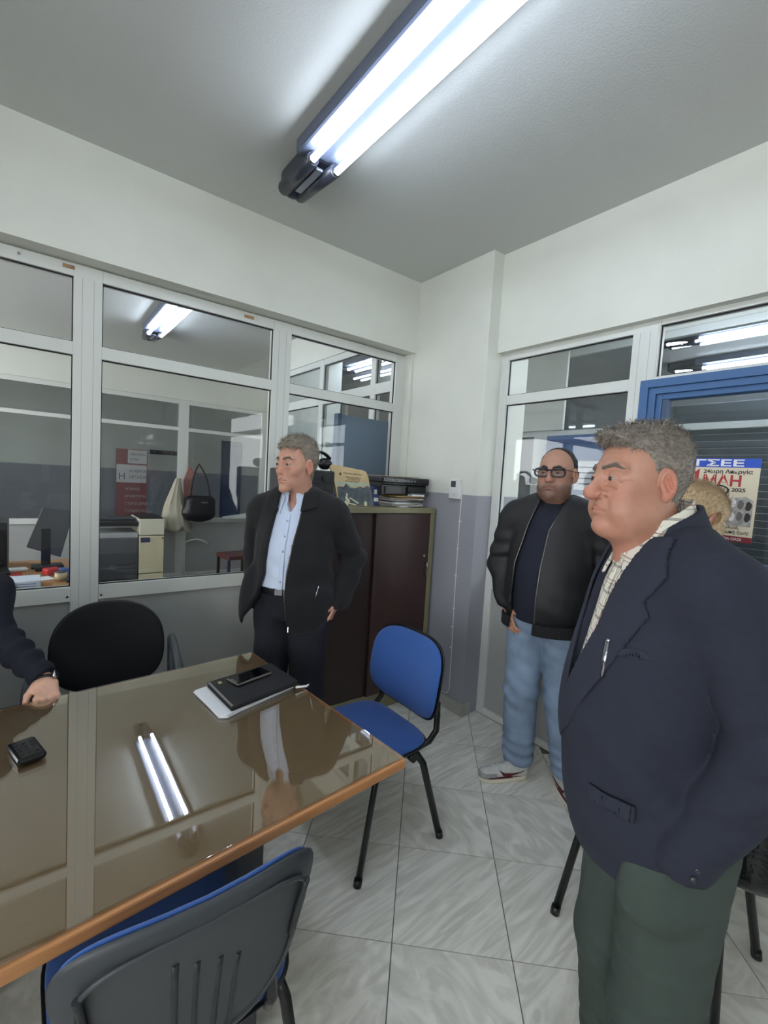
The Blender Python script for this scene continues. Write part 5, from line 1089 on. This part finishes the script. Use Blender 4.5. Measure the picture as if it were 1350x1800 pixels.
# trainers
WHT = mat('trainer_white', (206, 206, 200), .6, noise=.10, nscale=50, bump=.3, bscale=300); SOLE = mat('trainer_sole', (226, 220, 200), .6); MAR = mat('maroon_leather', (96, 34, 44), .5); GREYT = mat('trainer_grey', (160, 160, 158), .6)
for (px_, py_, yaw, nm) in ((-.005+.055, -.075-.06, -.85, 0), (.02, .185, .55, 1)):
    so = shoe('shoe', WHT, rM, (px_, py_, 0), yaw, .305, SOLE, .105); RmS = rotz(yaw); L_ = .305
    def upf(P):
        X = (P-V3(px_, py_, 0)) @ RmS; d = ecap(X, (-L_*.30, 0, .045), (L_*.36, .0, .032), .045, .040, (1, .95, .8)); d = smin(d, ecap(X, (-L_*.26, 0, .05), (-L_*.20, 0, .105), .042, .046, (1.1, .85, 1)), .03); return d, X
    lo3, hi3 = V3(px_-.22, py_-.22, 0), V3(px_+.22, py_+.22, .13)
    def swf(P, sgn=0):
        d, X = upf(P); p = poly2(X[:, 0], X[:, 2], [(.050, .064), (.030, .034), (-.005, .030), (-.115, .066), (-.02, .048), (.02, .050)]); return smax(np.abs(d-.002)-.002, p, .002)
    grow('side_mark', swf, lo3, hi3, .0032, MAR, so)
    grow('toe_panel', lambda P: (lambda r: smax(np.abs(r[0]-.001)-.0018, np.maximum(.062-r[1][:, 0], np.abs(r[1][:, 2]-.034)-.016), .003))(upf(P)), lo3, hi3, .0036, GREYT, so)
    grow('sole_stripe', lambda P: (lambda r: smax(smax(smax(np.abs(r[1][:, 1])-.0355-.012*np.sin(sstep(r[1][:, 0], -L_*.46, L_*.5)*PI*.9), np.abs(r[1][:, 0]-.008)-L_*.482, .06), np.abs(r[1][:, 2]-.026)-.0028, .002)-.0005, -1.0+0*r[0], .001))(upf(P)), lo3, hi3, .0036, MAR, so)
    for k in range(5):
        pts = [np.array([.025+.018*k-.02, y, .0]) for y in np.linspace(-.022, .022, 5)]; out = []
        for q_ in pts:
            zz = np.linspace(.13, .03, 200).astype(f4); PP = np.stack([np.full(200, q_[0], f4), np.full(200, q_[1], f4), zz], 1) @ RmS.T + V3(px_, py_, 0); dd = upf(PP)[0]; i = int(np.argmax(dd < .001)); out.append(tuple(PP[i]))
        MB().tube(out, .0028, seg=6).build('lace', PAPER, so)
# ======== the woman behind ========
rW = empty('person', (2.20, .745, 0), math.radians(-12), 'person with blond hair seen from behind, head bowed, in front of the poster', 'person')
hW = dict(skin=(214, 168, 148), red=(204, 130, 116), hand=(214, 168, 148), brow=(120, 96, 74), lip=(176, 100, 96), wide=.98, neck=.050, neckb=(-.105, 0, -.13), open=.002)
frW = frame((.055, -.03, 1.505), -.25, .60, 0); sW = 1.0
bW = dict(chest=(-.01, .11, .165, 1.18), belly=(.0, .12, .155, 1.0), hip=(.0, .13, .165, .88), sh=(.185, 1.345))
AW = [((-.03, .17, 1.32), (-.02, .21, 1.08), (.12, .14, 1.02)), ((-.03, -.17, 1.32), (-.02, -.21, 1.08), (.12, -.14, 1.02))]
JW = [((0, .08, .85), (.02, .09, .47), (-.0, .09, .09)), ((0, -.08, .85), (.02, -.09, .47), (.0, -.09, .09))]
DKC = cloth('charcoal_coat', (26, 28, 32))
grow('coat', lambda P: smin(smax(smin(trunk(P, bW, .015), ell(P, (0, 0, .8), (.15, .19, .3)), .06), .55-P[:, 2]), arms(P, AW, (.062, .052, .044)), .02)+.003*wav(P, 14, 2), (-.3, -.35, .5), (.3, .35, 1.5), .009, DKC, rW)
grow('trousers', lambda P: np.maximum(legs(P, JW, (.09, .07, .06)), .05-P[:, 2]), (-.25, -.25, 0), (.25, .25, 1.0), .012, DKTR, rW)
person_body(rW, hW, frW, sW, inner(bW, JW, AW, (-.0, 0, 1.38)), [((.13, .135, 1.02), hframe((1, -.5, 0), (0, 0, 1)), -1, .5, 0), ((.13, -.135, 1.02), hframe((1, .5, 0), (0, 0, 1)), 1, .5, 0)], .0028)
HAIRW = mat('blond_hair', (186, 160, 122), .5, noise=.35, nscale=90, stretch=(.5, 2.5, 1), bump=.5, bscale=160, bdist=.004)
tabW = [(-.14, -.045), (-.06, -.045), (-.02, -.03), (.02, -.06), (.05, .02), (.07, .07), (.12, .08)]
make_hair(rW, hW, frW, sW, HAIRW, tabW, lambda P: .016+.008*sstep(P[:, 2], -.04, .05), lambda P, d: smin(d, ell(P, (.03, -.088, -.045), (.040, .020, .06)), .02), .0030, strands=5000, sl=.045, lift=.10, seed=9, fwd=-.9)
gW = empty('spectacles', (0, 0, 0), 0, 'dark framed glasses pushed up on the blond hair in front of the poster', 'glasses'); M5 = Matrix(((*[float(x) for x in frW[1][0]],), (*[float(x) for x in frW[1][1]],), (*[float(x) for x in frW[1][2]],))).to_4x4()
gW.matrix_world = Matrix.Translation((2.20, .745, 0)) @ rz_(math.radians(-12)) @ Matrix.Translation(tuple(float(c) for c in frW[0])) @ M5 @ Matrix.Translation((.0, .01, .148)) @ Matrix.Rotation(-1.35, 4, 'Y')
for s in (1, -1):
    pts = [(0, s*.034+.029*math.cos(a), .021*math.sin(a)) for a in [2*PI*i/20 for i in range(21)]]; MB().tube(pts, .0032, seg=6).build('rim', FR, gW)
    MB().prism([(s*.034+.027*math.cos(a), .019*math.sin(a)) for a in [2*PI*i/16 for i in range(16)]], -.0008, .0008, 'x').build('lens', MATS['lens_glass'], gW)
    MB().tube([(0, s*.064, .005), (-.06, s*.082, -.01), (-.11, s*.088, -.03)], .0026, seg=6).build('temple', FR, gW)
MB().tube([(0, -.006, .005), (0, .006, .005)], .003, seg=6).build('bridge', FR, gW)
# ======== the seated man at the left edge ========
KN = cloth('navy_knit', (22, 26, 38), bump=.6, bscale=160); rS = empty('person', (-.31, 2.17, 0), -PI/2, 'person seated at the left edge, only a navy knitted sleeve, wristwatch and hand in view', 'person')
hS = dict(skin=(200, 150, 128), hand=(214, 168, 144), brow=(90, 84, 78), wide=1.05, jowl=.4, neck=.06)
frS = frame((.06, 0, 1.28), .3, 0, 0)
bS = dict(chest=(.02, .125, .185, .95), belly=(.02, .14, .17, .74), hip=(-.02, .14, .18, .58), sh=(.205, 1.11))
wS = (.195, .345, .805); AS = [((.0, .20, 1.09), (.035, .200, .955), wS), ((.0, -.20, 1.09), (-.02, -.27, .84), (.18, -.20, .80))]
JS = [((-.02, .10, .555), (.40, .14, .52), (.42, .15, .09)), ((-.02, -.10, .555), (.40, -.14, .52), (.42, -.15, .09))]
def sw(P):
    d = smax(trunk(P, bS, .012), .50-P[:, 2]); a = arms(P, AS, (.066, .058, .044)) + fold(P, (.12, .28, .88), .13, (1, .8, -.5), 85, .007, 3) + .003*wav(P, 30, 4)
    w_ = V3(*wS); dr_ = w_-V3(*AS[0][1]); dr_ /= np.linalg.norm(dr_); a = np.where(P[:, 1] > 0, np.maximum(a, (P-w_) @ dr_ + .0), a); return smin(d, a, .02)
grow('sweater', sw, (-.3, -.4, .45), (.35, .5, 1.25), .0055, KN, rS)
grow('trousers', lambda P: smax(smin(legs(P, JS, (.09, .075, .062)), ell(P, (-.03, 0, .57), (.15, .18, .09)), .05), .52-P[:, 2]-.48, .004), (-.3, -.35, .0), (.6, .35, .75), .010, DKTR, rS)
Rh = hframe((.42, .30, -.55), (.6, .25, .75)); hcS = (.195, .345, .806)
hd = V3(.195, .345, .805)
person_body(rS, hS, frS, 1.05, inner(bS, JS, AS, (.02, 0, 1.16)), [((.200, .350, .800), hframe((.80, .05, -.52), (.5, .1, .85)), -1, .45, 0), ((.2, -.2, .80), hframe((1, .2, -.2), (0, 0, 1)), 1, .4, 0)], .0030)
HAIRS = mat('silver_hair', (150, 146, 140), .6, bump=.5, bscale=200)
make_hair(rS, hS, frS, 1.05, HAIRS, tabL, lambda P: .010+0*P[:, 0], None, .0032, seed=4)
for s in (1, -1): shoe('shoe', BLACKPL, rS, (.47, s*.15, 0), 0, .29)
wt = empty('wristwatch', (0, 0, 0), 0, 'dark wristwatch with bright dial on the wrist of the seated person', 'watch')
Rw = hframe((.80, .05, -.52), (.5, .1, .85)); M6 = Matrix([[float(x) for x in r] for r in Rw]).to_4x4(); wt.matrix_world = Matrix.Translation((-.31, 2.17, 0)) @ rz_(-PI/2) @ Matrix.Translation((.200, .350, .800)) @ M6 @ Matrix.Translation((.004, 0, 0))
MB().tube([(0, .029*math.cos(a), .0235*math.sin(a)) for a in [2*PI*i/28 for i in range(29)]], .006, seg=8, flat=.5).build('strap', BLACKPL, wt)
MB().cyl((0, .024, .016), (0, .033, .022), .015).build('case', CHROME, wt)
bpy.context.view_layer.update()
